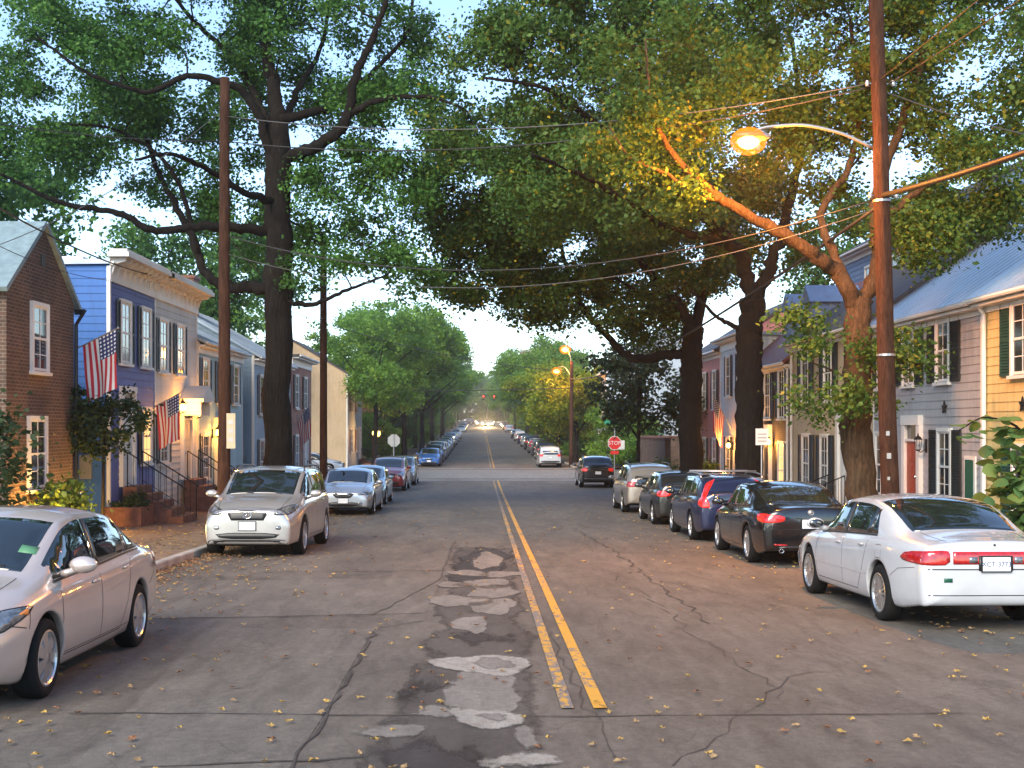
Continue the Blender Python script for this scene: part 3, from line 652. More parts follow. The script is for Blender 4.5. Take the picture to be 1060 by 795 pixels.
h = House('blue_grey_house', 'blue grey clapboard house behind the left utility pole and oak', FL, 1, 50.3, 59.7, -1.5, 4.85, 7.5, 'clap_bluegrey', 'ridge', 7.0, roofmat='metal_roof', exp=.2)
h.window(51.6, 52.5, 2.4, 4.0, 'shutter'); h.window(54.4, 55.3, 2.4, 4.0, 'shutter'); h.window(57.2, 58.1, 2.4, 4.0, 'shutter'); h.window(51.6, 52.5, -.5, 1.3, 'shutter'); h.window(54.4, 55.3, -.5, 1.3, 'shutter'); h.door(57.2, 58.2, -.8, 1.3, 'red_door', steps=2)
h.chimney(3.2, 52.0, 5.8, 8.1, .95)
h.box('electric_meter', MAT['galvan'], -.62, -.4, 50.15, 50.27, .3, .75)
h = House('red_brick_house', 'narrow red brick house with white cornice beyond the oak trunk', FL, 1, 60.2, 67, -1.6, 5.3, 7, 'brick_red', 'shed', 5.0, over=.4, roofmat='dark_roof')
h.window(61.2, 62.1, 2.8, 4.4, 'shutter'); h.window(64.2, 65.1, 2.8, 4.4, 'shutter'); h.window(61.2, 62.1, -.3, 1.4, 'shutter'); h.door(64, 65, -.8, 1.4, 'white', steps=2)
h = House('tan_house', 'tan clapboard corner house beyond the crossing on the left', -10.7, 1, 95, 106, -2, 5.9, 9, 'clap_pale', 'ridge', 8.6, side_mat='clap_tan', exp=.2, roofmat='dark_roof')
h.window(97, 98, -.2, 1.6, 'red_roof', sw=.4); h.window(101, 102, -.2, 1.6, 'red_roof', sw=.4); h.window(97, 98, 3, 4.6, 'red_roof', sw=.4); h.window(101, 102, 3, 4.6, 'red_roof', sw=.4); h.door(103.5, 104.5, -.9, 1.3, 'white', steps=2)
# right row ---------------------------------------------------------
h = House('yellow_house', 'yellow clapboard house at the right edge with dark green shutters', FR, -1, 17.5, 26.0, -1.0, 4.72, 7, 'clap_yellow', 'ridge', 7.1, exp=.19, over=.32)
h.window(23.55, 24.45, 2.95, 4.35, 'shutter_green', sw=.5); h.window(23.5, 24.4, -.1, 1.5, 'shutter_green', sw=.5); h.window(20, 20.9, 2.95, 4.35, 'shutter_green', sw=.5)
h.downspout(25.75, -.7, 4.6); h.star(24.0, 2.35)
h = House('grey_house', 'pale grey clapboard house with black shutters and red door', FR, -1, 26.03, 33.3, -1.0, 4.70, 7, 'clap_grey', 'ridge', 7.1, exp=.185, over=.32, sides=(0, 0))
h.window(27.85, 28.55, 2.95, 4.36, 'shutter', sw=.55); h.window(30.15, 30.85, 2.95, 4.36, 'shutter', sw=.55); h.window(32.1, 32.8, 2.95, 4.36, 'shutter', sw=.4)
h.window(27.75, 28.45, .2, 1.8, 'shutter', sw=.52); h.door(29.75, 30.6, .0, 1.55, 'red_door', trans=.4, w=.2); h.window(32.3, 33.0, .1, 1.7, cols=2)
h.star(28.1, 2.35); h.lantern(29.3, 1.5, lit=False)
m = MB(); m.box(h.x(.022), h.x(.06), 26.3, 26.9, -.75, 1.28); o = h.mk(m, 'side_door', h.trim); m = MB(); m.box(h.x(.062), h.x(.075), 26.38, 26.82, -.72, 1.2); h.mk(m, 'door_panel', MAT['green_door'], o)
h = House('cream_house', 'cream stucco house with dark shutters behind the maple trunk', FR, -1, 33.33, 42.2, -1.2, 4.85, 7, 'stucco', 'ridge', 7.3, roofmat='dark_roof', over=.3)
for y in (34.6, 37.3, 40.0): h.window(y, y+.75, 2.7, 4.4, 'shutter', sw=.5)
h.window(39.9, 40.65, -.2, 1.6, 'shutter', sw=.5); h.window(37.7, 38.45, -.2, 1.6, 'shutter', sw=.5); h.door(35.4, 36.4, -.4, 1.7, 'white', trans=.4, steps=2, w=.2); h.downspout(42.0, -1, 4.7)
h = House('black_brick_house', 'near black brick house with glowing doorway lanterns', FR, -1, 42.3, 49.5, -1.3, 4.3, 7, 'brick_black', 'ridge', 7.2, roofmat='red_roof', over=.3)
for y in (43.2, 45.4, 47.6): h.window(y, y+.8, 2.2, 3.9, 'shutter', sw=.4)
h.window(43.2, 44.0, -.6, 1.3, 'shutter', sw=.4, lit=True); h.door(45.3, 46.3, -.85, 1.3, 'black', trans=.5, steps=2); h.lantern(44.9, 1.35, power=54, size=.13); h.lantern(46.8, 1.35, power=48, size=.12); h.downspout(42.55, -1, 4.2)
for y in (44, 47):
    d = MB(); d.box(h.x(-1.0), h.x(-2.6), y-.5, y+.5, 5.0, 6.35); d.slab([(h.x(-.9), y-.65, 6.3), (h.x(-.9), y+.65, 6.3), (h.x(-.9), y, 6.95)], (1, 0, 0), 1.9); dm = h.mk(d, 'dormer', MAT['clap_sky'])
h = House('ivory_house', 'narrow ivory house glimpsed between two big right trunks', FR, -1, 49.6, 55.0, -1.4, 5.6, 7, 'clap_white', 'shed', 5.4, over=.4, exp=.2)
for y in (50.4, 52.8): h.window(y, y+.8, 3.2, 4.9, 'shutter', sw=.35); h.window(y, y+.8, -.4, 1.4, 'shutter', sw=.35)
h.lantern(52.2, 1.1, power=48, size=.12)
h = House('pink_house', 'pink clapboard house with black shutters between the dark trunks', FR, -1, 55.1, 63, -1.5, 5.4, 7, 'clap_pink', 'ridge', 7.6, roofmat='dark_roof', exp=.2)
for y in (56.0, 58.6, 61.2): h.window(y, y+.8, 2.7, 4.4, 'shutter', sw=.4); h.window(y, y+.8, -.5, 1.3, 'shutter', sw=.4)
h = House('sky_blue_house', 'tall slate blue house rising behind the grey house roof', 14.5, -1, 41, 50, -1, 8.8, 8, 'clap_sky', 'ridge', 11, exp=.2, roofmat='dark_roof')
for y in (43, 46): h.window(y, y+.9, 6.2, 7.9)
m = MB(); m.box(14.9, 15.7, 40.93, 40.98, 6.0, 7.5); o = h.mk(m, 'window', MAT['white']); m = MB(); m.box(15.0, 15.6, 40.91, 40.925, 6.1, 7.4); h.mk(m, 'pane', MAT['pane'], o)
h = House('pale_corner_house', 'pale blue grey gabled house past the crossing on the right', 9.4, -1, 96, 106, -2, 6.2, 9, 'clap_pale', 'ridge', 9.6, exp=.22, roofmat='slate')
for y in (98, 101.5): h.window(y, y+.9, 3, 4.8, 'shutter'); h.window(y, y+.9, -.5, 1.5, 'shutter')
m = MB()
for x in (10.6, 13.2):
    for z in (3.0, -.2): m.box(x, x+1.0, 94.93, 94.985, z, z+1.7)
# garden wall on the right before the crossing
m = MB(); m.box(9.3, 9.6, 64, 75.6, -1.7, 1.2); m.box(9.602, 24, 75.3, 75.6, -1.7, 1.2); o = m.build('garden_wall', MAT['brick_dark']); tag(o, 'brown brick garden wall behind the small dark tree', 'wall')
m = MB(); m.box(9.25, 9.65, 63.9, 75.65, 1.201, 1.3); m.box(9.652, 24, 75.25, 75.65, 1.201, 1.3); c_ = m.build('coping', MAT['step_brick'], o)
m = MB(); m.box(-9.9, -9.6, 107, 118, -1.6, .75); o = m.build('garden_wall', MAT['brick_red']); tag(o, 'red brick garden wall next to the tan house', 'wall')
m = MB(); m.box(-9.95, -9.55, 106.9, 118.1, .751, .85); m.build('coping', MAT['step_brick'], o)
# simple rows further up the hill, mostly behind foliage
FAR = [(-1, 122, 134, 6.2, 'brick_red', 'row house of red brick up the hill on the left'), (-1, 140, 155, 6.6, 'clap_pale', 'pale row house up the hill on the left'), (-1, 162, 178, 7, 'brick_dark', 'dark brick row house up the hill on the left'),
       (1, 112, 124, 6.4, 'brick_dark', 'dark brick row house past the pale corner house'), (1, 130, 146, 6.8, 'clap_white', 'white row house up the hill on the right'), (1, 152, 170, 7.2, 'brick_red', 'red brick row house up the hill on the right'),
       (-1, 185, 222, 7, 'clap_bluegrey', 'long blue grey row house before the second crossing on the left'), (-1, 250, 290, 7, 'brick_red', 'long red brick row house past the second crossing on the left'), (-1, 296, 350, 7, 'clap_pale', 'long pale row house near the hilltop on the left'),
       (1, 178, 224, 7, 'clap_bluegrey', 'long blue grey row house before the second crossing on the right'), (1, 250, 292, 7, 'brick_dark', 'long dark brick row house past the second crossing on the right'), (1, 298, 350, 7, 'clap_white', 'long white row house near the hilltop on the right')]
for sd_, y0, y1, hh, wm, lb in FAR:
    z = zg((y0+y1)/2); h = House('row_house', lb, sd_*10.6+xc(y0), -sd_, y0, y1, z-1, z+hh, 8, wm, 'ridge', z+hh+2.4, roofmat='dark_roof', exp=.3)
    for y in np.arange(y0+1.4, y1-1.5, 3.2): h.window(y, y+1, z+3.6, z+5.3, 'shutter'); h.window(y, y+1, z+.7, z+2.5, 'shutter')
m = MB(); m.box(12, 26, 420, 434, 0, 27); o = m.build('apartment_tower', MAT['brick_red']); tag(o, 'distant reddish apartment tower above the treetops', 'tower')
m = MB()
for z in np.arange(4, 26, 3):
    for x in (13.5, 16.5, 19.5, 22.5): m.box(x, x+1.5, 419.9, 419.98, z, z+1.6)
m.build('window', MAT['pane'], o); m = MB(); m.box(11.8, 26.2, 419.8, 434.2, 27.001, 27.8); m.build('roof', MAT['concrete'], o)
# ------------------------------------------------------------------ cars
def smst(a, b, x): t = np.clip((x-a)/(b-a), 0, 1); return t*t*(3-2*t)
class Car:
    def __init__(s, sp):
        s.__dict__.update(dict(sill=.19, rt=.32, tw=.21, capf=.16, capr=.14, nf=.17, nr=.12, zf=.26, zr=.28, wr=None, crown=.86, tum=0, glassz=.03, power=4.2, nose=None, tail=None)); s.__dict__.update(sp)
        s.xa = s.wb/2; s.xb = -s.wb/2; s.xF = s.xa+s.fo; s.xR = s.xb-s.ro
        s.x1 = s.xF-s.capf; s.x0 = s.xR+s.capr
        s.W0 = s.w/2; s.Ra = s.rt+.055
        s.topf = pch(*zip(*s.top)); s.beltf = pch(*zip(*s.belt))
        g = np.linspace(s.xR-.1, s.xF+.1, 600); k = np.exp(-np.linspace(-2, 2, 15)**2); k /= k.sum()
        tz = np.convolve(np.pad(s.topf(g), 7, 'edge'), k, 'valid'); s.topf = lambda x: np.interp(x, g, tz)
        bz = np.convolve(np.pad(s.beltf(g), 7, 'edge'), k, 'valid'); s.beltf = lambda x: np.interp(x, g, bz)
        s.rr = float(s.topf(s.roofx)-s.beltf(s.roofx))
        if s.wr is None: s.wr = s.W0-.23
    def W(s, x):
        tf = np.clip((x-(s.xa-.1))/(s.xF-(s.xa-.1)), 0, 1); tr = np.clip(((s.xb+.05)-x)/((s.xb+.05)-s.xR), 0, 1)
        mid = 1-.012*((x)/(s.wb/2))**2
        return s.W0*mid*(1-s.nf*tf**2.3)*(1-s.nr*tr**2.3)
    def tuck(s, z, zs): return np.interp(z, [.12, .22, .32, .46, .60, zs-.12, zs-.04, zs], [.10, .055, .02, .006, 0, .014, .036, .07])
    def low(s, x):
        b = s.sill+(s.zf-s.sill)*smst(s.xa+s.Ra, s.xF, x)+(s.zr-s.sill)*smst(-(s.xb-s.Ra), -s.xR, -x)
        for xw in (s.xa, s.xb):
            d = abs(x-xw)
            if d < s.Ra: b = max(b, s.rt+math.sqrt(max(0, s.Ra**2-d*d)))
        return b
    def g(s, x): return float(smst(.06, s.rr*.97, s.topf(x)-s.beltf(x))**.6)
    def sec(s, x):                                      # (y, z) from lower edge to centre top
        zs = float(s.beltf(x)); zc = float(s.topf(x)); zc = max(zc, zs+.015); rise = zc-zs; zl = min(s.low(x), zs-.05); w_ = s.W(x); g = s.g(x)
        pts = [(w_-s.tuck(zl, zs)-.045, zl+.004), (w_-s.tuck(zl, zs)-.012, zl)]
        for f in (.04, .14, .26, .38, .5, .6, .7, .8, .88, .95, 1.0):
            z = zl+(zs-zl)*f; pts.append((w_-s.tuck(z, zs), z))
        yb = pts[-1][1-1]; yre = (yb-.16)+(s.wr-(yb-.16))*g; zre = zs+rise*(.62+(s.crown-.62)*g)
        for f in (.12, .35, .6, .85):
            h = .018*g*math.sin(math.pi*f)+.03*(1-g)*math.sin(math.pi*f); pts.append((yb+(yre-yb)*f+h, zs+(zre-zs)*f))
        for t in (0, .07, .16, .3, .48, .66, .84, 1.0): pts.append((yre*(1-t), zre+(zc-zre)*(1-(1-t)**2.6)))
        return pts
    def edge(s, x): p = s.sec(x); return p[17]
    def body(s):
        xs = list(np.arange(s.x0, s.x1, .045))+[s.x1]
        for xw in (s.xa, s.xb):
            xs = [x for x in xs if abs(x-xw) > s.Ra+.012]+[xw+s.Ra*math.cos(a) for a in np.linspace(0, math.pi, 19)]+[xw+s.Ra+.004, xw-s.Ra-.004]
        xs = sorted(x for x in xs if s.x0 <= x <= s.x1); xs = [s.x0]+[x for x in xs if x > s.x0+.003]
        vs = []; fs = []
        def loop(pts, up=.035):
            w_, zl = pts[0]; bt = [(0, zl+up), (w_*.5, zl+up), (w_*.86, zl+up*.9)]
            return bt+pts+[(-y, z) for y, z in pts[-2::-1]]+[(-y, z) for y, z in bt[:0:-1]]
        def ring(x, pts): vs.extend([(x, y, z) for y, z in loop(pts)])
        rows = 0
        def cap(x, d, seq, fn):
            nonlocal rows
            pts = s.sec(x); zm = .52*(pts[1][1]+pts[-1][1])
            for sc in seq:
                b = d*(1-sc**s.power)**(1/s.power)
                q = [(y*sc, zm+(z-zm)*sc) for y, z in pts]
                full = loop(q, 0)
                for y, z in full:
                    e = fn(z)*float(smst(0, .35, 1-sc)) if fn else 0
                    vs.append((x+math.copysign(1, x)*(b+e), y, z))
                rows += 1
        seq = [.994, .98, .96, .93, .88, .8, .68, .5, .3, .12, .01]
        cap(s.x0, s.capr, seq[::-1], s.tail)
        for x in xs: ring(x, s.sec(x)); rows += 1
        cap(s.x1, s.capf, seq, s.nose)
        k = len(vs)//rows
        for j in range(rows-1):
            for i in range(k): fs.append((j*k+i, (j+1)*k+i, (j+1)*k+(i+1) % k, j*k+(i+1) % k))
        s.v, s.f = vs, fs
        s.bvh = BVHTree.FromPolygons([Vector(v) for v in vs], fs)
        return vs, fs
    def proj(s, p, d, off=0.):
        p = Vector(p); d = Vector(d).normalized()
        h = s.bvh.ray_cast(p-d*4, d)
        if h[0] is None:
            h = s.bvh.find_nearest(p)
            return h[0]-d*off
        return h[0]-d*off
    def patch(s, name, poly, d, off, mat, parent, step=.055, soft=0, skirt=.012, mirror=False, closed=True):
        d = Vector(d).normalized(); u = d.cross(Vector((0, 0, 1)))
        u = Vector((0, 1, 0)) if u.length < .2 else u.normalized()
        v = u.cross(d)
        q = [Vector((Vector(p).dot(u), Vector(p).dot(v))) for p in poly]
        for _ in range(soft):
            q = [w_ for i in range(len(q)) for w_ in (q[i].lerp(q[(i+1) % len(q)], .22), q[i].lerp(q[(i+1) % len(q)], .78))]
        b = []
        for i in range(len(q)):
            n = max(1, int((q[(i+1) % len(q)]-q[i]).length/step)); b += [q[i].lerp(q[(i+1) % len(q)], j/n) for j in range(n)]
        nb = len(b)
        xs = [p.x for p in b]; ys = [p.y for p in b]
        def inside(p):
            c = False
            for i in range(nb):
                a, e = b[i], b[i-1]
                if (a.y > p.y) != (e.y > p.y) and p.x < (e.x-a.x)*(p.y-a.y)/(e.y-a.y)+a.x: c = not c
            return c
        pts = list(b)
        for X in np.arange(min(xs)+step*.6, max(xs), step):
            for Y in np.arange(min(ys)+step*.6, max(ys), step):
                p = Vector((X, Y))
                if inside(p) and min((p-e).length for e in b) > step*.35: pts.append(p)
        V_, E_, F_, *_ = delaunay_2d_cdt(pts, [(i, (i+1) % nb) for i in range(nb)], [], 1, 1e-6)
        vs = []
        for p in V_:
            w3 = u*p.x+v*p.y; vs.append(s.proj(w3, d, off))
        fs = [tuple(f) for f in F_]
        if vs and fs:                                     # orient against the view direction
            a, c, e = (vs[i] for i in fs[0])
            if (c-a).cross(e-a).dot(d) > 0: fs = [f[::-1] for f in fs]
        base = len(vs)
        # skirt along the outline so that the piece has thickness
        ed = {}
        for f in fs:
            for i in range(len(f)): ed[(f[i], f[(i+1) % len(f)])] = 1
        rim = [(a, c) for a, c in ed if (c, a) not in ed]; mp = {}
        for a, c in rim:
            for k_ in (a, c):
                if k_ not in mp: mp[k_] = len(vs); vs.append(vs[k_]+d*(off+skirt))
        fs += [(c, a, mp[a], mp[c]) for a, c in rim]
        o = mesh_obj(name, vs, fs, mat, parent, True)
        if mirror:
            mesh_obj(name, [(v_[0], -v_[1], v_[2]) for v_ in vs], [f[::-1] for f in fs], mat, parent, True)
        return o
    def seam(s, lines, name, parent, wd=.009, mat=None, off=.0015):
        for sg in (1, -1):
            vs = []; fs = []
            for ln in lines:
                pts = []
                for a, b in zip(ln[:-1], ln[1:]):
                    a = Vector((a[0], 0, a[1])); b = Vector((b[0], 0, b[1])); n = max(1, int((b-a).length/.05)); pts += [a.lerp(b, i/n) for i in range(n)]
                pts.append(Vector((ln[-1][0], 0, ln[-1][1])))
                for i, p in enumerate(pts):
                    t = (pts[min(i+1, len(pts)-1)]-pts[max(i-1, 0)]).normalized(); n = Vector((-t.z, 0, t.x))*wd/2
                    for e in (-1, 1):
                        w3 = s.proj(p+n*e, (0, -1, 0), off); vs.append((w3.x, w3.y*sg, w3.z))
                    if i: k = len(vs)-4; fs.append((k, k+1, k+3, k+2) if sg > 0 else (k, k+2, k+3, k+1))
            mesh_obj(name, vs, fs, mat or MAT['seam'], parent)
WHEELS = {}
def wheel_mesh(rt, tw, spokes, style):
    key = (rt, tw, spokes, style)
    if key in WHEELS: return WHEELS[key]
    rr = rt*.69; h = tw/2
    prof = [(rr-.01, -h*.8), (rr+.01, -h*.98), (rt-.035, -h*1.0), (rt-.012, -h*.88), (rt, -h*.6), (rt, h*.6), (rt-.012, h*.88), (rt-.035, h*1.0), (rr+.01, h*.98), (rr-.01, h*.8)]
    t = MB().lathe(prof, 36, axis='y')
    me_t = bpy.data.meshes.new('wheel'); me_t.from_pydata(t.v, [], t.f); me_t.materials.append(MAT['rubber']); me_t.polygons.foreach_set('use_smooth', [True]*len(t.f))
    r = MB()                                             # outer face looks to +y
    r.lathe([(rr-.012, h*.2), (rr+.006, h*.95), (rr-.008, h*.99), (rr-.02, h*.9), (rr-.028, h*.4)], 36, axis='y')
    dome = lambda q: h*(.92-.10*(q/rr)) if style != 'cover' else h*(.98-.16*(q/rr)**2)
    for i in range(spokes):
        a = 2*math.pi*i/spokes
        wi, wo = (.028, .022) if style == 'alloy' else ((.03, .06) if style == 'cover' else (.02, .012))
        if style == 'multi': wi, wo = .016, .010
        pts = []
        for q, hw in ((.04, wi), (rr*.55, (wi+wo)/2), (rr-.016, wo)):
            for e in (-1, 1):
                x = q*math.cos(a)-e*hw*math.sin(a); z = q*math.sin(a)+e*hw*math.cos(a); pts.append((x, dome(q), z))
            for e in (1, -1):
                x = q*math.cos(a)-e*hw*1.1*math.sin(a); z = q*math.sin(a)+e*hw*1.1*math.cos(a); pts.append((x, dome(q)-.028, z))
        r.add(pts, [(j*4+k, j*4+(k+1) % 4, (j+1)*4+(k+1) % 4, (j+1)*4+k) for j in range(2) for k in range(4)])
    r.lathe([(.001, h*.99), (.03, h*.98), (.055, h*.9), (.06, h*.6)], 20, axis='y')
    r.lathe([(.001, h*.42), (rr-.02, h*.42)], 24, axis='y', mi=1)
    me_r = bpy.data.meshes.new('rim'); me_r.from_pydata(r.v, [], r.f); me_r.materials.append(MAT['rim']); me_r.materials.append(MAT['rim_dark'])
    me_r.polygons.foreach_set('material_index', r.m); me_r.polygons.foreach_set('use_smooth', [False]*len(r.f))
    WHEELS[key] = (me_t, me_r); return WHEELS[key]
def text(name, s, size, mat, parent, loc, rot, ext=.001):
    cu = bpy.data.curves.new(name, 'FONT'); cu.body = s; cu.size = size; cu.align_x = 'CENTER'; cu.align_y = 'CENTER'; cu.extrude = ext; cu.materials.append(mat)
    o = bpy.data.objects.new(name, cu); COL.objects.link(o); o.parent = parent; o.location = loc; o.rotation_euler = rot; return o
def make_car(sp, name='parked_car', detail=True):
    c = Car(sp); root = empty(name); pm = PAINT[sp['paint']]
    vs, fs = c.body(); mesh_obj('body', vs, fs, pm, root, True)
    # underside and wheel housings
    u = MB(); u.box(c.xb-.1, c.xa+.1, -c.W0+.13, c.W0-.13, c.sill-.012, c.sill+.16); u.box(c.x0+.12, c.xb-.101, -c.W0+.30, c.W0-.30, c.zr-.03, c.zr+.1); u.box(c.xa+.101, c.x1-.12, -c.W0+.30, c.W0-.30, c.zf-.03, c.zf+.1)
    for xw in (c.xa, c.xb):
        for sg in (1, -1):
            k = 14; q = []
            for i in range(k+1):
                a = math.pi*i/k; q += [(xw+(c.Ra-.006)*math.cos(a), sg*(c.W(xw)-.055), c.rt+(c.Ra-.006)*math.sin(a)), (xw+(c.Ra-.006)*math.cos(a), sg*(c.W0-.42), c.rt+(c.Ra-.006)*math.sin(a))]
            u.add(q, [(2*i, 2*i+1, 2*i+3, 2*i+2) for i in range(k)])
    u.build('underbody', MAT['under'], root)
    # wheels
    tm, rm = wheel_mesh(c.rt, c.tw, sp.get('spokes', 10), sp.get('wstyle', 'alloy'))
    for xw in (c.xa, c.xb):
        for sg in (1, -1):
            o = bpy.data.objects.new('wheel', tm); COL.objects.link(o); o.parent = root; o.location = (xw, sg*(c.W(xw)-.012-c.tw/2), c.rt); o.rotation_euler = (0, .3*xw, 0 if sg > 0 else math.pi)
            q = bpy.data.objects.new('rim', rm); COL.objects.link(q); q.parent = o
    # side glass from the body's own belt and roof edge
    ga, gb, gt, ms = sp['glass']                          # front x, rear x at belt, rear x at top, pillar positions
    bot = lambda x: float(c.beltf(x))+c.glassz
    topz = lambda x: c.edge(x)[1]-.035
    xs = np.linspace(ga, gb, 70)
    def rearlim(z): return gb+(gt-gb)*np.clip((z-bot(gb))/max(.05, topz(gt)-bot(gb)), 0, 1)
    cuts = [ga]+list(ms)+[None]
    for i in range(len(cuts)-1):
        x1 = cuts[i]-(.0 if i == 0 else .035); x2 = cuts[i+1]+.035 if cuts[i+1] is not None else None
        lo = []; hi = []
        xe = x2 if x2 is not None else gb
        for x in np.linspace(x1, xe, 14):
            zb = bot(x); zt = topz(x)
            if zt-zb > .02: lo.append((x, zb)); hi.append((x, zt))
        if x2 is None:                                    # rear end follows the slanted rear pillar
            lo = [p for p in lo]; hi = [p for p in hi if p[0] > gt]
            hi.append((gt, topz(gt)))
        if len(lo) < 2: continue
        poly = [(p[0], 0, p[1]) for p in lo]+[(p[0], 0, p[1]) for p in hi[::-1]]
        c.patch('side_window', poly, (0, -1, 0), .004, MAT['glass'], root, .09, mirror=True)
    for xp in ms:                                         # pillars in black
        pt = [(xp+.034, 0, bot(xp)), (xp+.034, 0, topz(xp)), (xp-.034, 0, topz(xp)), (xp-.034, 0, bot(xp))]
        c.patch('pillar_trim', pt, (0, -1, 0), .003, MAT['trim'], root, .12, mirror=True)
    # windscreen and rear window
    def screen(nm, xa_, xb_, d, m=.05):
        xs_ = np.linspace(xa_, xb_, 9); L = [(x, c.edge(x)[0]-m, c.edge(x)[1]+.01) for x in xs_]
        c.patch(nm, L+[(x, -y, z) for x, y, z in L[::-1]], d, .004, MAT['glass'], root, .11, soft=0)
    screen('windscreen', *sp['ws'], (-.55, 0, -1))
    if not sp.get('vrear'): screen('rear_window', *sp['rw'], (.55, 0, -1))
    # seams, handles, mirrors
    dx = sp['doors']                                      # front edge, middle, rear edge
    zb = lambda x: float(c.beltf(x)); zl_ = c.sill+.09
    L = [[(dx[0], zb(dx[0])-.02), (dx[0]+.02, .55), (dx[0]-.02, zl_)], [(dx[0]-.02, zl_), (dx[2]+.32, zl_)], [(dx[1], zb(dx[1])), (dx[1], zl_)],
         [(dx[2]-.05, zb(dx[2])), (dx[2]+.03, zb(dx[2])-.2), (dx[2]+.12, max(zl_+.25, c.rt+.2)), (dx[2]+.32, zl_)]]
    if dx[1] == dx[2]: L = L[:3]
    c.seam(L, 'door_seam', root)
    for xh in ((dx[1]+.16, dx[2]+.17) if dx[1] != dx[2] else (dx[1]+.16,)):
        for sg in (1, -1):
            z = zb(xh)-.10; p = c.proj((xh, 0, z), (0, -1, 0)); m = MB(); m.ball((p.x, sg*(p.y+.012), z), 1, 10, 6, (.10, .016, .019))
            m.build('door_handle', pm if not sp.get('dark_handle') else MAT['trim'], root, True)
    for sg in (1, -1):
        x = sp.get('mx', ga-.22); z = bot(x)+.07; y = c.edge(x)[0]+.05; m = MB()
        y0 = c.W(x)+.02
        m.ball((x, sg*(y0+.07), z+.02), 1, 14, 8, (.075, .12, .072)); m.tube([(x+.02, sg*(y0-.12), z-.06), (x, sg*(y0+.02), z-.02)], [.035, .03], 6)
        mi = m.build('side_mirror', pm, root, True)
        g = MB(); g.ball((x-.062, sg*(y0+.072), z+.02), 1, 12, 6, (.02, .098, .056)); g.build('mirror_glass', MAT['glass'], mi, True)
    c.seam([[(x, bot(x)-.014) for x in np.linspace(ga+.02, gb, 12)]], 'window_trim', root, .022, MAT['trim'], .006)
    hs = []
    for sg in (1, -1):                                    # bonnet and boot shut lines
        for xa_, xb_, yy in ((sp['ws'][0]+.12, c.xF-.22, .80), (sp['rw'][0]-.04, c.xR+.14, .70)):
            if sp.get('vrear') and xb_ < 0: continue
            pts = []
            for x in np.linspace(xa_, xb_, 14):
                y = sg*(c.edge(x)[0]*.5+c.W(x)*.5)*yy; pts.append(c.proj((x, y, 1), (0, 0, -1), .0015))
            hs.append(pts)
    m = MB()
    for pts in hs:
        for i in range(len(pts)-1):
            a, b = pts[i], pts[i+1]; n = Vector((0, .004, 0)); m.add([a-n, a+n, b+n, b-n], [(0, 1, 2, 3)])
    m.build('panel_seam', MAT['seam'], root)
    f = sp['lamps'](c, root) if sp.get('lamps') else None
    return c, root
# ---- generic lamp/plate kits
def plate_on(c, root, front, z, label='', w_=.305, h_=.152, y=0, frame=None):
    d = (-1, 0, 0) if front else (1, 0, 0); sx = 1 if front else -1
    p = c.proj((0, y, z), d); x = p.x+sx*.014
    m = MB().box(x-.006, x+.006, y-w_/2, y+w_/2, z-h_/2, z+h_/2); o = m.build('license_plate', MAT['plate'], root)
    fm = MB(); b = .012
    for (a0, a1, b0, b1) in ((-w_/2-b, w_/2+b, h_/2, h_/2+b), (-w_/2-b, w_/2+b, -h_/2-b, -h_/2), (-w_/2-b, -w_/2, -h_/2, h_/2), (w_/2, w_/2+b, -h_/2, h_/2)):
        fm.box(x-.012, x+.009, y+a0, y+a1, z+b0, z+b1)
    fm.build('plate_frame', frame or MAT['trim'], o)
    if label: text('lettering', label, .074, MAT['ink'], o, (x+sx*.0075, y, z-.005), (R(90), 0, R(90) if front else R(-90)))
    return o
def ring_emblem(c, root, front, z, r, mat, y=0, inner=None):
    sx = 1 if front else -1; p = c.proj((0, y, z), (-sx, 0, 0)); m = MB(); k = 24
    m.tube([(p.x+sx*.014, y+r*1.25*math.cos(2*math.pi*i/k), z+r*math.sin(2*math.pi*i/k)) for i in range(k+1)], r*.13, 6, False)
    if inner == 'L': m.tube([(p.x+sx*.016, y-.1*r, z+.6*r), (p.x+sx*.016, y+.25*r*sx*0-.25*r, z-.35*r), (p.x+sx*.016, y+.75*r, z-.4*r)], r*.13, 6)
    if inner == 'disc':
        m.lathe([(.001, sx*.008), (r*1.1, sx*.006), (r*1.1, 0)], 20, (p.x+sx*.004, y, z), 'x')
    return m.build('emblem', mat, root, True)
def common_front(c, root, hl, gr=None, low=None, fog=None, plate=None, amber=True, lit=False):
    # hl: 3D outline points on the +y side; d diagonal
    hc = Vector((0, 0, 0))
    for p in hl: hc += Vector(p)/len(hl)
    c.patch('headlight_surround', [hc+(Vector(p)-hc)*1.13 for p in hl], (-1, -.75, -.1), .003, MAT['trim'], root, .06, soft=1, mirror=True)
    c.patch('headlight', hl, (-1, -.75, -.1), .006, MAT['headlamp'] if lit else MAT['lamp_clear'], root, .05, soft=1, mirror=True)
    if gr: c.patch('grille', [(3, y, z) for y, z in gr], (-1, 0, 0), .006, MAT['trim'], root, .08, soft=0)
    if low: c.patch('lower_grille', [(3, y, z) for y, z in low], (-1, 0, 0), .005, MAT['trim'], root, .08, soft=1)
    if fog: c.patch('fog_lamp', [(3, y, z) for y, z in fog], (-1, -.2, 0), .005, MAT['lamp_clear'], root, .05, soft=1, mirror=True)
    if plate: plate_on(c, root, True, plate)
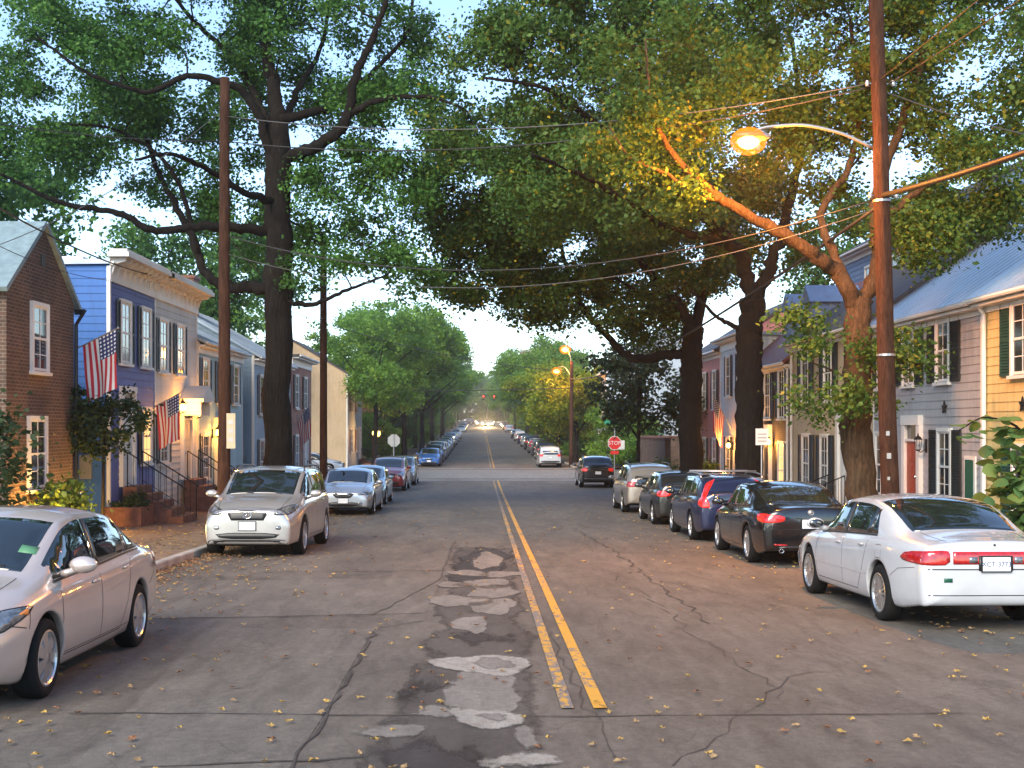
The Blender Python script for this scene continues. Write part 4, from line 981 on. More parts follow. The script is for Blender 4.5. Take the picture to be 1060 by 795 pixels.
def common_rear(c, root, tl, plate=None, label='', bumper=None, lit=False, d=(1, -.75, 0), frame=None):
    c.patch('tail_light', tl, d, .007, MAT['lamp_red_lit'] if lit else MAT['lamp_red'], root, .05, soft=1, mirror=True)
    if plate: plate_on(c, root, False, plate, label, frame=frame)
    if bumper: c.patch('bumper_trim', [(-3, y, z) for y, z in bumper], (1, 0, 0), .005, MAT['trim'], root, .1, soft=1)
def vertical_rear(c, root, pts):
    c.patch('rear_window', [(-3, y, z) for y, z in pts]+[(-3, -y, z) for y, z in pts[::-1]], (1, 0, -.25), .005, MAT['glass'], root, .09)
def sym(l): return [(y, z) for y, z in l]+[(-y, z) for y, z in l[::-1]]
def rails(c, root, xa, xb, mat):
    for sg in (1, -1):
        pts = [(x, sg*(c.edge(x)[0]-.02), c.edge(x)[1]+.085) for x in np.linspace(xa, xb, 9)]
        pts = [(xa+.08, pts[0][1], pts[0][2]-.07)]+pts+[(xb-.08, pts[-1][1], pts[-1][2]-.07)]
        MB().tube(pts, .018, 8).build('roof_rail', mat, root, True)
def wipers(c, root, x, dirn):
    m = MB()
    for y0, y1 in ((.45, -.05), (-.1, -.6)):
        a = c.proj((x, y0, 1), (-.55*dirn, 0, -1), .012); b = c.proj((x-.14*dirn, y1, 1.05), (-.55*dirn, 0, -1), .014); m.tube([a, a.lerp(b, .5), b], .008, 5)
    m.build('wiper', MAT['trim'], root)
# ---- models (shapes only)
def sedan(paint, **k):
    d = dict(paint=paint, w=1.76, wb=2.6, fo=.93, ro=1.01, rt=.315, roofx=-.1,
     top=[(-2.4, .93), (-2.2, 1.005), (-1.72, 1.05), (-1.3, 1.24), (-.85, 1.40), (-.35, 1.462), (.1, 1.465), (.45, 1.41), (.85, 1.22), (1.28, 1.00), (1.75, .90), (2.1, .77), (2.3, .64)],
     belt=[(-2.4, .85), (-2.1, .93), (-1.4, .965), (0, .915), (1.0, .88), (1.5, .82), (1.95, .70), (2.3, .56)],
     glass=(1.02, -1.42, -1.08, [-.02, -1.0]), ws=(1.2, .48), rw=(-1.68, -.98), doors=(.98, -.02, -.95))
    d.update(k); return d
def suv(paint, **k):
    d = dict(paint=paint, w=1.88, wb=2.74, fo=.95, ro=1.05, rt=.365, tw=.235, roofx=-.3, sill=.27, zf=.24, zr=.36, capr=.13, crown=.88,
     top=[(-2.5, .98), (-2.42, 1.08), (-2.28, 1.25), (-2.05, 1.52), (-1.8, 1.62), (-1.2, 1.675), (-.4, 1.69), (.25, 1.64), (.62, 1.50), (1.0, 1.29), (1.32, 1.15), (1.8, 1.06), (2.15, .93), (2.4, .78)],
     belt=[(-2.5, .96), (-2.2, 1.06), (-1.4, 1.10), (0, 1.06), (1.1, 1.02), (1.6, .94), (2.0, .83), (2.4, .66)],
     glass=(1.05, -2.0, -1.72, [.02, -.98]), ws=(1.22, .36), rw=(-2.3, -1.95), vrear=True, doors=(1.02, .0, -.95), wstyle='alloy', spokes=7)
    d.update(k); return d
def hatch(paint, **k):
    d = dict(paint=paint, w=1.79, wb=2.58, fo=.85, ro=.75, rt=.315, roofx=-.3, capr=.13, crown=.88,
     top=[(-2.15, .80), (-2.04, .98), (-1.85, 1.2), (-1.6, 1.38), (-1.2, 1.44), (-.3, 1.465), (.2, 1.44), (.5, 1.36), (.9, 1.15), (1.2, 1.02), (1.7, .92), (2.0, .78), (2.2, .65)],
     belt=[(-2.15, .78), (-1.95, .92), (-1.2, .95), (0, .92), (1.0, .89), (1.5, .82), (1.9, .70), (2.2, .56)],
     glass=(1.0, -1.5, -1.35, [0, -.95]), ws=(1.14, .36), rw=(-1.9, -1.6), vrear=True, doors=(.98, 0, -.9), spokes=5)
    d.update(k); return d
def set_car(root, x, y, head, label, cat='car', group=None, wb=2.7, yaw=0, flat=False, onkerb=0.):
    s = 1 if head > 0 else -1
    m = (zg(y+1.35)-zg(y-1.35))/2.7
    root.location = (x, y, zg(y)+onkerb+.0); root.rotation_euler = (0, -math.atan(m*s), R(90*s+yaw)) if not flat else (0, 0, R(yaw))
    tag(root, label, cat, group)
KERBL, KERBR = 'cars parked along the left kerb', 'cars parked along the right kerb'
# left front: beige silver sedan
def lm(c, r):
    common_front(c, r, [(2.12, .50, .71), (2.16, .47, .60), (2.02, .72, .60), (1.72, .84, .70), (1.60, .84, .765), (1.9, .70, .76)], sym([(.36, .62), (.40, .55)]), sym([(.5, .38), (.5, .26)]), [(.54, .40), (.68, .40), (.68, .26), (.54, .28)], .46)
    c.seam([[(1.66, .60), (1.95, .66)], [(-1.66, .60), (-2.1, .72)]], 'bumper_seam', r); c.seam([[(1.60, .74), (1.66, .60)]], 'wing_seam', r); c.seam([[(.9, .30), (-.92, .30)]], 'sill_line', r, .006)
    c.patch('indicator_lamp', [(1.78, .84, .72), (1.62, .84, .762), (1.66, .84, .70)], (-.6, -1, 0), .010, MAT['lamp_amber'], r, .04, mirror=True)
    c.patch('tail_light', [(-2.0, .8, .93), (-2.24, .7, .92), (-2.26, .7, .76), (-2.05, .8, .80)], (.8, -1, 0), .006, MAT['lamp_red'], r, .05, soft=1, mirror=True)
    c.patch('sticker', [(.95, -.62, 1.10), (.95, -.48, 1.10), (.86, -.48, 1.16), (.86, -.62, 1.16)], (-.55, 0, -1), .007, MAT['sticker'], r, .1)
    c.patch('sticker', [(.95, .62, 1.10), (.95, .48, 1.10), (.86, .48, 1.16), (.86, .62, 1.16)], (-.55, 0, -1), .007, MAT['sticker'], r, .1)
    wipers(c, r, 1.15, 1)
c, o = make_car(sedan('silver_beige', wstyle='cover', spokes=7, lamps=lm))
set_car(o, -3.46-.88, 11.1, -1, 'pinkish silver sedan nearest the camera, cut by the left edge of view', group=KERBL)
# left second: champagne crossover
def lm(c, r):
    common_front(c, r, [(2.2, .50, .88), (2.24, .46, .80), (2.1, .72, .80), (1.86, .89, .90), (1.70, .9, .985), (1.98, .74, .97)], sym([(.42, .90), (.30, .70)]), sym([(.62, .47), (.50, .36)]), [(.66, .60), (.76, .60), (.76, .53), (.66, .53)], .60)
    ring_emblem(c, r, True, .80, .062, MAT['chrome'], inner='L')
    c.patch('bumper_trim', [(3, -.8, .36), (3, .8, .36), (3, .72, .25), (3, -.72, .25)], (-1, 0, 0), .006, MAT['trim'], r, .1, soft=1)
    c.patch('tail_light', [(-2.1, .86, 1.02), (-2.36, .78, 1.02), (-2.4, .7, .86), (-2.2, .86, .86)], (.8, -1, 0), .006, MAT['lamp_red'], r, .05, soft=1, mirror=True)
    rails(c, r, .1, -1.6, MAT['trim']); vertical_rear(c, r, [(.66, 1.16), (.56, 1.5)]); wipers(c, r, 1.18, 1)
c, o = make_car(suv('champagne', lamps=lm, spokes=5))
set_car(o, -3.42-.94, 25.05, -1, 'champagne silver crossover with dark mesh grille parked before the big oak', 'crossover', KERBL, yaw=-1.2)
# left third: silver sports sedan
def lm(c, r):
    common_front(c, r, [(2.2, .48, .72), (2.24, .44, .63), (2.08, .74, .64), (1.84, .88, .72), (1.72, .88, .765), (2.0, .7, .76)], sym([(.30, .75), (.34, .66), (.22, .55)]), sym([(.52, .42), (.46, .28)]), [(.58, .42), (.76, .42), (.72, .28), (.58, .28)], .46)
    c.patch('grille_bar', [(3, .27, .70), (3, -.27, .70), (3, -.1, .62), (3, .1, .62)], (-1, 0, 0), .014, MAT['chrome'], r, .08)
    common_rear(c, r, [(-2.0, .8, .93), (-2.24, .7, .92), (-2.26, .7, .76), (-2.05, .8, .80)], .75)
c, ACURA = make_car(sedan('silver', w=1.84, wb=2.7, fo=.95, ro=1.05, rt=.325, lamps=lm, spokes=5))
set_car(ACURA, -3.5-.92, 40.4, -1, 'silver sports sedan with a black shield grille behind the crossover', group=KERBL)
# right first: white saloon with full-width tail lamps
def lm(c, r):
    common_front(c, r, [(2.15, .48, .70), (2.18, .46, .60), (2.08, .72, .61), (1.86, .86, .68), (1.8, .86, .74), (2.0, .7, .73)], plate=.42)
    c.patch('tail_light', [(-2.0, .86, .80), (-2.12, .83, .865), (-2.45, .55, .90), (-2.5, .47, .89), (-2.5, .47, .745), (-2.4, .62, .735), (-2.08, .84, .755)], (1, -.8, 0), .008, MAT['lamp_red'], r, .045, soft=1, mirror=True)
    c.patch('tail_light_band', [(-3, .46, .885), (-3, -.46, .885), (-3, -.46, .75), (-3, .46, .75)], (1, 0, 0), .006, MAT['lamp_red'], r, .06)
    for sg in (1, -1): c.patch('reversing_lamp', [(-3, sg*.20, .83), (-3, sg*.29, .83), (-3, sg*.29, .765), (-3, sg*.20, .765)], (1, 0, 0), .010, MAT['lamp_clear'], r, .05)
    c.patch('plate_recess', [(-3, .185, .84), (-3, -.185, .84), (-3, -.185, .68), (-3, .185, .68)], (1, 0, 0), .009, MAT['trim'], r, .08)
    plate_on(c, r, False, .755, 'XCT-3773', frame=MAT['trim'])
    c.patch('bumper_seam', [(-3, .8, .70), (-3, -.8, .70), (-3, -.8, .688), (-3, .8, .688)], (1, 0, 0), .002, MAT['seam'], r, .08)
    c.patch('bumper_line', [(-3, .72, .42), (-3, -.72, .42), (-3, -.72, .41), (-3, .72, .41)], (1, 0, 0), .002, MAT['seam'], r, .08)
    c.patch('bumper_sticker', [(-3, .56, .60), (-3, .47, .60), (-3, .47, .555), (-3, .56, .555)], (1, 0, 0), .004, MAT['green_door'], r, .06)
    m = MB(); p = c.proj((-3, .0, .955), (1, 0, 0)); m.ball((p.x-.006, 0, .955), .014, 8, 6); m.build('boot_lock', MAT['trim'], r, True)
    c.seam([[(1.0, .52), (-.98, .52)]], 'rub_strip', r, .035, PAINT['white'], .006); c.seam([[(1.0, .505), (-.98, .505)]], 'rub_strip_line', r, .007)
    c.seam([[(-1.76, .56), (-1.95, .66), (-2.3, .70)]], 'bumper_seam', r, .006)
    c.seam([[(-1.30, .88), (-1.47, .88), (-1.47, .73), (-1.30, .73), (-1.30, .88)]], 'fuel_flap', r, .006)
    MB().tube([(1.15, .55, .93), (1.05, .56, 1.25)], .003, 5).build('aerial', MAT['trim'], r)
c, o = make_car(sedan('white', w=1.80, wb=2.77, fo=1.02, ro=1.15, rt=.325, tw=.2, roofx=-.25, wr=.66, capr=.18, sill=.21, zr=.30,
     top=[(-2.62, .90), (-2.45, .985), (-2.0, 1.04), (-1.78, 1.075), (-1.4, 1.24), (-1.0, 1.37), (-.55, 1.43), (-.1, 1.438), (.3, 1.39), (.7, 1.2), (1.12, .98), (1.7, .90), (2.2, .77), (2.45, .64)],
     belt=[(-2.62, .82), (-2.3, .93), (-1.6, .965), (0, .92), (1.0, .87), (1.7, .80), (2.1, .69), (2.45, .56)],
     glass=(.9, -1.22, -.98, [-.12, -.98]), ws=(1.06, .36), rw=(-1.74, -.78), doors=(.96, -.12, -.98), wstyle='multi', spokes=16, lamps=lm, glassz=.035))
set_car(o, 5.40, 15.75, 1, 'old white saloon with full-width red tail lamps nearest on the right', group=KERBR, yaw=1.8)
# right second: black sedan
def lm(c, r):
    common_front(c, r, [(2.1, .48, .70), (2.14, .46, .62), (2.0, .72, .63), (1.8, .86, .70), (1.7, .86, .74), (1.95, .7, .73)], plate=.42)
    c.patch('tail_light', [(-2.02, .84, .90), (-2.3, .68, .91), (-2.4, .42, .87), (-2.4, .42, .78), (-2.3, .62, .75), (-2.05, .84, .78)], (1, -.8, 0), .008, MAT['lamp_red_lit'], r, .045, soft=1, mirror=True)
    plate_on(c, r, False, .74, ''); ring_emblem(c, r, False, .93, .04, MAT['galvan'], inner='disc')
    c.patch('bumper_reflector', [(-3, .62, .40), (-3, .40, .39), (-3, .40, .365), (-3, .62, .375)], (1, 0, 0), .005, MAT['lamp_red'], r, .05, mirror=True)
    m = MB(); m.lathe([(.03, 0), (.038, -.10), (.034, -.10), (.028, -.02)], 14, (-2.33, .5, .28), 'x'); m.build('exhaust_pipe', MAT['chrome'], r, True)
    c.patch('bumper_trim', [(-3, .70, .36), (-3, -.70, .36), (-3, -.62, .23), (-3, .62, .23)], (1, 0, 0), .004, MAT['trim'], r, .1, soft=1)
    c.patch('boot_seam', [(-3, .74, .655), (-3, -.74, .655), (-3, -.74, .645), (-3, .74, .645)], (1, 0, 0), .002, MAT['seam'], r, .1)
    c.seam([[(-1.78, .60), (-2.2, .66)], [(1.75, .62), (2.0, .68)]], 'bumper_seam', r)
c, o = make_car(sedan('black', w=1.81, wb=2.81, fo=.78, ro=1.02, rt=.335, tw=.23,
     top=[(-2.5, .92), (-2.3, 1.02), (-1.85, 1.06), (-1.45, 1.22), (-1.0, 1.36), (-.5, 1.425), (0, 1.43), (.35, 1.375), (.75, 1.19), (1.12, 1.02), (1.6, .93), (2.0, .80), (2.25, .66)],
     glass=(.9, -1.5, -1.15, [-.12, -1.12]), ws=(1.06, .36), rw=(-1.8, -1.05), doors=(.92, -.12, -1.05), spokes=10, lamps=lm))
set_car(o, 4.62+.905, 23.35, 1, 'glossy black sedan directly ahead of the old white saloon', group=KERBR)
# right third: navy estate with tall curved tail lamps
def lm(c, r):
    common_front(c, r, [(2.1, .48, .72), (2.14, .46, .63), (2.0, .72, .64), (1.8, .86, .72), (1.7, .86, .77), (1.95, .7, .75)], plate=.42)
    c.patch('tail_light', [(-1.92, .6, 1.38), (-2.06, .58, 1.36), (-2.22, .66, 1.05), (-2.34, .62, .86), (-2.34, .62, .74), (-2.1, .86, .80), (-2.08, .86, .92), (-2.10, .74, 1.0)], (1, -.9, 0), .010, MAT['lamp_red_lit'], r, .05, soft=1, mirror=True)
    plate_on(c, r, False, .72, ''); vertical_rear(c, r, [(.60, 1.02), (.50, 1.30)]); rails(c, r, .2, -1.5, MAT['galvan'])
    for x in (.0, -.95): m = MB(); m.tube([(x, .68, 1.53), (x, -.68, 1.53)], .02, 8); m.build('roof_rack_bar', MAT['galvan'], r, True)
c, VOLVO = make_car(hatch('navy', w=1.865, wb=2.776, fo=.87, ro=.98, rt=.33, roofx=-.4,
     top=[(-2.42, .85), (-2.34, 1.0), (-2.12, 1.2), (-1.86, 1.38), (-1.4, 1.44), (-.5, 1.48), (.1, 1.47), (.45, 1.38), (.85, 1.18), (1.2, 1.03), (1.7, .94), (2.05, .80), (2.3, .66)],
     belt=[(-2.42, .83), (-2.2, .97), (-1.3, .99), (0, .94), (1.0, .90), (1.5, .83), (1.95, .71), (2.3, .57)],
     glass=(.98, -1.85, -1.62, [-.05, -1.05]), ws=(1.12, .40), doors=(.98, -.05, -1.0), lamps=lm))
set_car(VOLVO, 4.55+.93, 29.0, 1, 'navy blue estate car with tall curved red tail lamps and roof bars', group=KERBR)
# right fourth: charcoal hatchback
def lm(c, r):
    common_front(c, r, [(1.95, .48, .72), (2.0, .46, .63), (1.9, .72, .64), (1.7, .84, .72), (1.6, .84, .77), (1.85, .7, .75)], plate=.42)
    common_rear(c, r, [(-1.8, .82, .93), (-1.98, .74, .94), (-2.06, .48, .92), (-2.06, .48, .80), (-1.98, .7, .77), (-1.82, .84, .80)], .70, lit=True)
    vertical_rear(c, r, [(.60, .98), (.50, 1.32)])
c, VW = make_car(hatch('charcoal', lamps=lm))
set_car(VW, 4.5+.895, 34.85, 1, 'charcoal hatchback between the navy estate and the sand coloured wagon', group=KERBR)
# right fifth: sand crossover with roof rails
def lm(c, r):
    common_front(c, r, [(2.1, .48, .80), (2.14, .46, .70), (2.0, .72, .71), (1.8, .86, .80), (1.7, .86, .87), (1.95, .7, .85)], plate=.45)
    common_rear(c, r, [(-2.05, .82, 1.04), (-2.25, .74, 1.04), (-2.34, .50, 1.0), (-2.34, .50, .86), (-2.2, .74, .84), (-2.07, .84, .86)], .78)
    vertical_rear(c, r, [(.62, 1.10), (.52, 1.42)]); rails(c, r, .2, -1.7, MAT['trim'])
c, SAND = make_car(suv('sand', w=1.8, wb=2.62, fo=.93, ro=.98, rt=.34, sill=.24, zr=.33, lamps=lm,
     top=[(-2.4, .93), (-2.3, 1.04), (-2.16, 1.2), (-1.95, 1.46), (-1.7, 1.54), (-1.1, 1.6), (-.3, 1.615), (.3, 1.56), (.65, 1.42), (1.0, 1.22), (1.28, 1.1), (1.75, 1.01), (2.1, .88), (2.35, .72)],
     belt=[(-2.4, .91), (-2.1, 1.0), (-1.3, 1.04), (0, 1.0), (1.1, .96), (1.55, .88), (1.95, .77), (2.3, .62)],
     glass=(1.0, -1.9, -1.62, [.0, -.95]), ws=(1.18, .36), doors=(.98, .0, -.92)))
set_car(SAND, 4.42+.9, 41.6, 1, 'sand silver crossover with dark roof rails, last before the kerb gap', 'crossover', KERBR)
# copies further along: (source, paint, x, y, heading, label)
def lm(c, r):
    common_front(c, r, [(2.2, .50, .88), (2.24, .46, .78), (2.1, .72, .78), (1.86, .89, .88), (1.74, .9, .94), (1.98, .74, .94)], sym([(.44, .88), (.40, .72)]), sym([(.62, .50), (.56, .34)]), None, .58)
    common_rear(c, r, [(-2.1, .86, 1.06), (-2.36, .74, 1.06), (-2.42, .55, 1.04), (-2.42, .55, .88), (-2.3, .74, .86), (-2.14, .88, .9)], .80, lit=True, bumper=sym([(.75, .55), (.7, .4)]))
    vertical_rear(c, r, [(.66, 1.16), (.56, 1.5)]); rails(c, r, .1, -1.7, MAT['trim'])
c, SUV0 = make_car(suv('black', lamps=lm, spokes=6))
set_car(SUV0, 5.85, 66.6, 1, 'black sport utility car parked beside the stop sign', 'suv', KERBR)
def far(src, paint_, x, y, head, label, cat='car', yaw=0, group=None):
    o = copy_tree(src, None, PAINT[paint_]); set_car(o, x, y, head, label, cat, group or (KERBL if x < 0 else KERBR), yaw=yaw); return o
XL = CL+.2+.92; XR = CR-.2-.92
far(ACURA, 'skyblue', -4.62, 47.6, -1, 'pale blue grey sedan close behind the silver sports sedan')
far(SUV0, 'red', -4.85, 62.4, -1, 'dark red sport utility car on the left before the crossing', 'suv')
far(SAND, 'grey', -4.72, 69.3, -1, 'dark grey crossover tucked behind the dark red one', 'crossover')
far(ACURA, 'blue', XL+xc(99)-.05, 99.3, -1, 'bright blue sedan, first past the crossing on the left')
for i, (s_, p_, y, l) in enumerate([(SAND, 'charcoal', 106.5, 'charcoal crossover right behind the bright blue sedan'), (SUV0, 'white', 114, 'white sport utility car second behind the bright blue sedan'),
    (ACURA, 'sand', 122, 'sand sedan behind the white sport utility car up the left kerb'), (VW, 'skyblue', 131, 'pale blue hatchback on the left below the leafy trees'), (ACURA, 'silver', 141, 'silver sedan on the left between the pale blue hatchback and a black one'),
    (VW, 'black', 152, 'black hatchback midway up the hill on the left'), (SUV0, 'skyblue', 165, 'pale blue sport utility car midway up the left hill'), (ACURA, 'white', 180, 'white sedan high up the left kerb below the signals'),
    (SAND, 'silver', 200, 'silver crossover on the left just before the second crossing'), (ACURA, 'skyblue', 255, 'pale blue sedan first beyond the second crossing on the left'), (SUV0, 'grey', 275, 'tiny grey sport utility car near the hilltop on the left'), (ACURA, 'plum', 300, 'tiny plum sedan highest on the left kerb')]):
    far(s_, p_, XL+xc(y), y, -1, l)
for i, (s_, p_, y, l) in enumerate([(SUV0, 'white', 97.5, 'white sport utility car first past the crossing on the right'), (ACURA, 'plum', 105.5, 'plum sedan just ahead of the white sport utility car'), (SUV0, 'black', 113.5, 'black sport utility car below the yellow green tree'),
    (SAND, 'charcoal', 122, 'charcoal crossover ahead of the black one below the yellow green tree'), (VOLVO, 'grey', 132, 'grey estate car midway up the right kerb'), (SUV0, 'charcoal', 143, 'charcoal sport utility car midway up the right kerb'),
    (ACURA, 'silver', 156, 'silver sedan beyond the charcoal sport utility car on the right'), (VW, 'navy', 170, 'navy hatchback up the right kerb'), (SAND, 'white', 187, 'white crossover up the right kerb before the second crossing'), (ACURA, 'black', 205, 'black sedan on the right just before the second crossing'),
    (SUV0, 'silver', 256, 'silver sport utility car first beyond the second crossing on the right'), (ACURA, 'red', 280, 'tiny red sedan near the hilltop on the right'), (VOLVO, 'charcoal', 305, 'tiny charcoal estate car highest on the right kerb')]):
    far(s_, p_, XR+xc(y)-(.55 if y < 100 else 0), y, 1, l)
o = far(SUV0, 'navy', -5.2, 352, 1, 'dark car standing crosswise at the hilltop', group='cars in the cross streets'); set_car(o, -5.6, 352, 1, None, None, yaw=90)
o = far(ACURA, 'white', -11.5, 83.5, 1, 'white sedan seen side-on in the cross street by the tan house', group='cars in the cross streets'); set_car(o, -12.2, 86.0, 1, None, None, yaw=-90)
def lm(c, r):
    common_front(c, r, [(2.12, .50, .76), (2.16, .40, .56), (2.02, .72, .56), (1.72, .84, .68), (1.60, .84, .765), (1.9, .70, .78)], sym([(.36, .62), (.40, .55)]), None, None, None, lit=True)
c, o_lit = make_car(sedan('charcoal', lamps=lm)); set_car(o_lit, -.1, 318, -1, 'oncoming car with blazing headlights at the top of the hill', group='cars with headlights on')
# little hatchback on the drive between the houses
far(VW, 'silver', -9.1, 46.3, 1, 'silver hatchback with red tail lamp standing on the drive by the blue grey house', group='cars in the cross streets')
for dx_ in (-.65, .65):
    l = bpy.data.lights.new('headlight_beam', 'SPOT'); l.energy = 9000; l.spot_size = R(38); l.spot_blend = .8; l.color = (1, .66, .30); l.shadow_soft_size = .1
    q = bpy.data.objects.new('headlight_beam', l); COL.objects.link(q); q.location = (-.1+dx_, 315.4, zg(315.4)+.72); q.rotation_euler = (R(90), 0, R(180))
for x, y, l in ((-1.7, 338, 'second car with lit headlights waiting at the hilltop'), (1.1, 330, 'car with lit headlights beside the oncoming one')):
    q = copy_tree(o_lit, None, PAINT['grey']); set_car(q, x, y, -1, l, 'car', 'cars with headlights on')
def text_meshes():
    bpy.context.view_layer.update(); dg = bpy.context.evaluated_depsgraph_get()
    for o in [o for o in SC.objects if o.type == 'FONT']:
        me = bpy.data.meshes.new_from_object(o.evaluated_get(dg)); q = bpy.data.objects.new('lettering', me); COL.objects.link(q); q.parent = o.parent; q.location = o.location; q.rotation_euler = o.rotation_euler; bpy.data.objects.remove(o)
# ------------------------------------------------------------------ trees
GREEN = [(0, (.018, .040, .014)), (.4, (.034, .070, .022)), (.75, (.055, .10, .03)), (1, (.09, .13, .035))]
LEAF = dict(oak=leaf_mat('leaf_oak', [(0, (0.034, 0.093, 0.020)), (.4, (0.057, 0.152, 0.030)), (.75, (0.086, 0.210, 0.037)), (1, (0.127, 0.247, 0.041))]),
 elm=leaf_mat('leaf_elm', [(0, (0.037, 0.082, 0.019)), (.45, (0.064, 0.138, 0.028)), (.8, (0.100, 0.186, 0.035)), (.94, (0.156, 0.211, 0.035)), (1, (0.397, 0.308, 0.027))]),
 maple=leaf_mat('leaf_maple', [(0, (0.043, 0.095, 0.018)), (.5, (0.074, 0.157, 0.028)), (.82, (0.114, 0.196, 0.035)), (1, (0.247, 0.224, 0.028))], .42),
 fresh=leaf_mat('leaf_fresh', [(0, (0.082, 0.179, 0.023)), (.5, (0.150, 0.300, 0.041)), (1, (0.273, 0.415, 0.055))], .5),
 lime=leaf_mat('leaf_lime', [(0, (0.115, 0.199, 0.016)), (.5, (0.253, 0.335, 0.028)), (1, (0.437, 0.434, 0.040))], .5),
 dark=leaf_mat('leaf_dark', [(0, (.018, .036, .014)), (.5, (.03, .06, .02)), (1, (.055, .085, .03))]),
 bush=leaf_mat('leaf_bush', [(0, (.05, .09, .015)), (.5, (.10, .17, .03)), (1, (.2, .26, .05))], .4),
 broad=leaf_mat('leaf_broad', [(0, (.06, .13, .05)), (.5, (.10, .20, .06)), (1, (.20, .26, .06))], .4))
def round_leaves(name, C, size, mat, seed, droop, tints, parent):
    r = np.random.default_rng(seed); n = len(C); d = r.normal(size=(n, 3)); d[:, 2] = d[:, 2]*.4-droop; d /= np.linalg.norm(d, axis=1)[:, None]; e = np.cross(d, np.array([0, 0, 1.])+r.normal(0, .25, (n, 3))); e /= np.linalg.norm(e, axis=1)[:, None]; nn = np.cross(d, e)
    vs = []; fs = []; ts = []
    for i in range(n):
        s = size*r.uniform(.6, 1.25); b = len(vs); ol = [(0, 0), (.10, .28), (.36, .46), (.66, .36), (.88, .14), (1.0, 0), (.88, -.14), (.66, -.36), (.36, -.46), (.10, -.28)]
        vs.append(C[i]+d[i]*s*.45-nn[i]*s*.05)
        for x, y in ol: vs.append(C[i]+d[i]*s*x+e[i]*s*y+nn[i]*s*(.12*abs(y)*2-.16*x*x))
        for k in range(10): fs.append((b, b+1+k, b+1+(k+1) % 10)); ts.append(min(1, max(0, tints[i]+r.normal(0, .15)))) if k == 0 else ts.append(ts[-1])
    o = mesh_obj(name, vs, fs, mat, parent, True); at = o.data.attributes.new('tint', 'FLOAT', 'FACE'); at.data.foreach_set('value', ts[:len(o.data.polygons)]); return o
def leaves_mesh(name, C, N, size, mat, seed=1, droop=.35, tints=None, parent=None):
    """C centres (n,3), one small folded leaf (two triangles) each"""
    r = np.random.default_rng(seed); n = len(C)
    d = r.normal(size=(n, 3)); d[:, 2] = d[:, 2]*.55-droop; d /= np.linalg.norm(d, axis=1)[:, None]
    e = r.normal(size=(n, 3)); e -= d*(e*d).sum(1)[:, None]; e /= np.linalg.norm(e, axis=1)[:, None]
    nn = np.cross(d, e); s = (size*np.clip(np.exp(r.normal(-.05, .32, n)), .45, 1.55))[:, None]
    a = C; b = C+d*s*.48+e*s*.34+nn*s*.10; c = C+d*s; f = C+d*s*.48-e*s*.34+nn*s*.10
    V = np.stack([a, b, c, f], 1).reshape(-1, 3); q = (np.arange(n)*4)[:, None]
    F = np.concatenate([q+np.array([[0, 1, 2]]), q+np.array([[0, 2, 3]])], 1).reshape(-1, 3)
    me = bpy.data.meshes.new(name); me.vertices.add(len(V)); me.vertices.foreach_set('co', V.astype(np.float32).ravel())
    m = len(F); me.loops.add(m*3); me.loops.foreach_set('vertex_index', F.astype(np.int32).ravel()); me.polygons.add(m)
    me.polygons.foreach_set('loop_start', np.arange(m, dtype=np.int32)*3)
    t = np.clip((tints if tints is not None else .5)+r.normal(0, .2, n), 0, 1)
    at = me.attributes.new('tint', 'FLOAT', 'FACE'); at.data.foreach_set('value', np.repeat(t, 2).astype(np.float32))
    me.update(calc_edges=True); me.materials.append(mat)
    o = bpy.data.objects.new(name, me); COL.objects.link(o)
    if parent: o.parent = parent
    return o
def ellip_points(ells, n, r, shell=.25, group=0, gr=.9):
    """points in a union of ellipsoids (cx,cy,cz,rx,ry,rz), denser towards the outside"""
    vol = np.array([e[3]*e[4]*e[5] for e in ells])**.8; out = []
    for e, k in zip(ells, (vol/vol.sum()*n).astype(int)+1):
        d = r.normal(size=(k, 3)); d /= np.linalg.norm(d, axis=1)[:, None]; q = (shell+(1-shell)*r.random(k))**(1/2.2)
        out.append(np.array(e[:3])+d*q[:, None]*np.array(e[3:]))
    out = np.concatenate(out)
    if group:                                             # gather the clusters into sprays with gaps between them
        k = max(4, len(out)//group); ctr = out[r.permutation(len(out))[:k]]
        idx = np.argmin(((out[:, None, :]-ctr[None])**2).sum(2), axis=1); tgt = ctr[idx]; out = tgt+(out-tgt)*gr
    return out
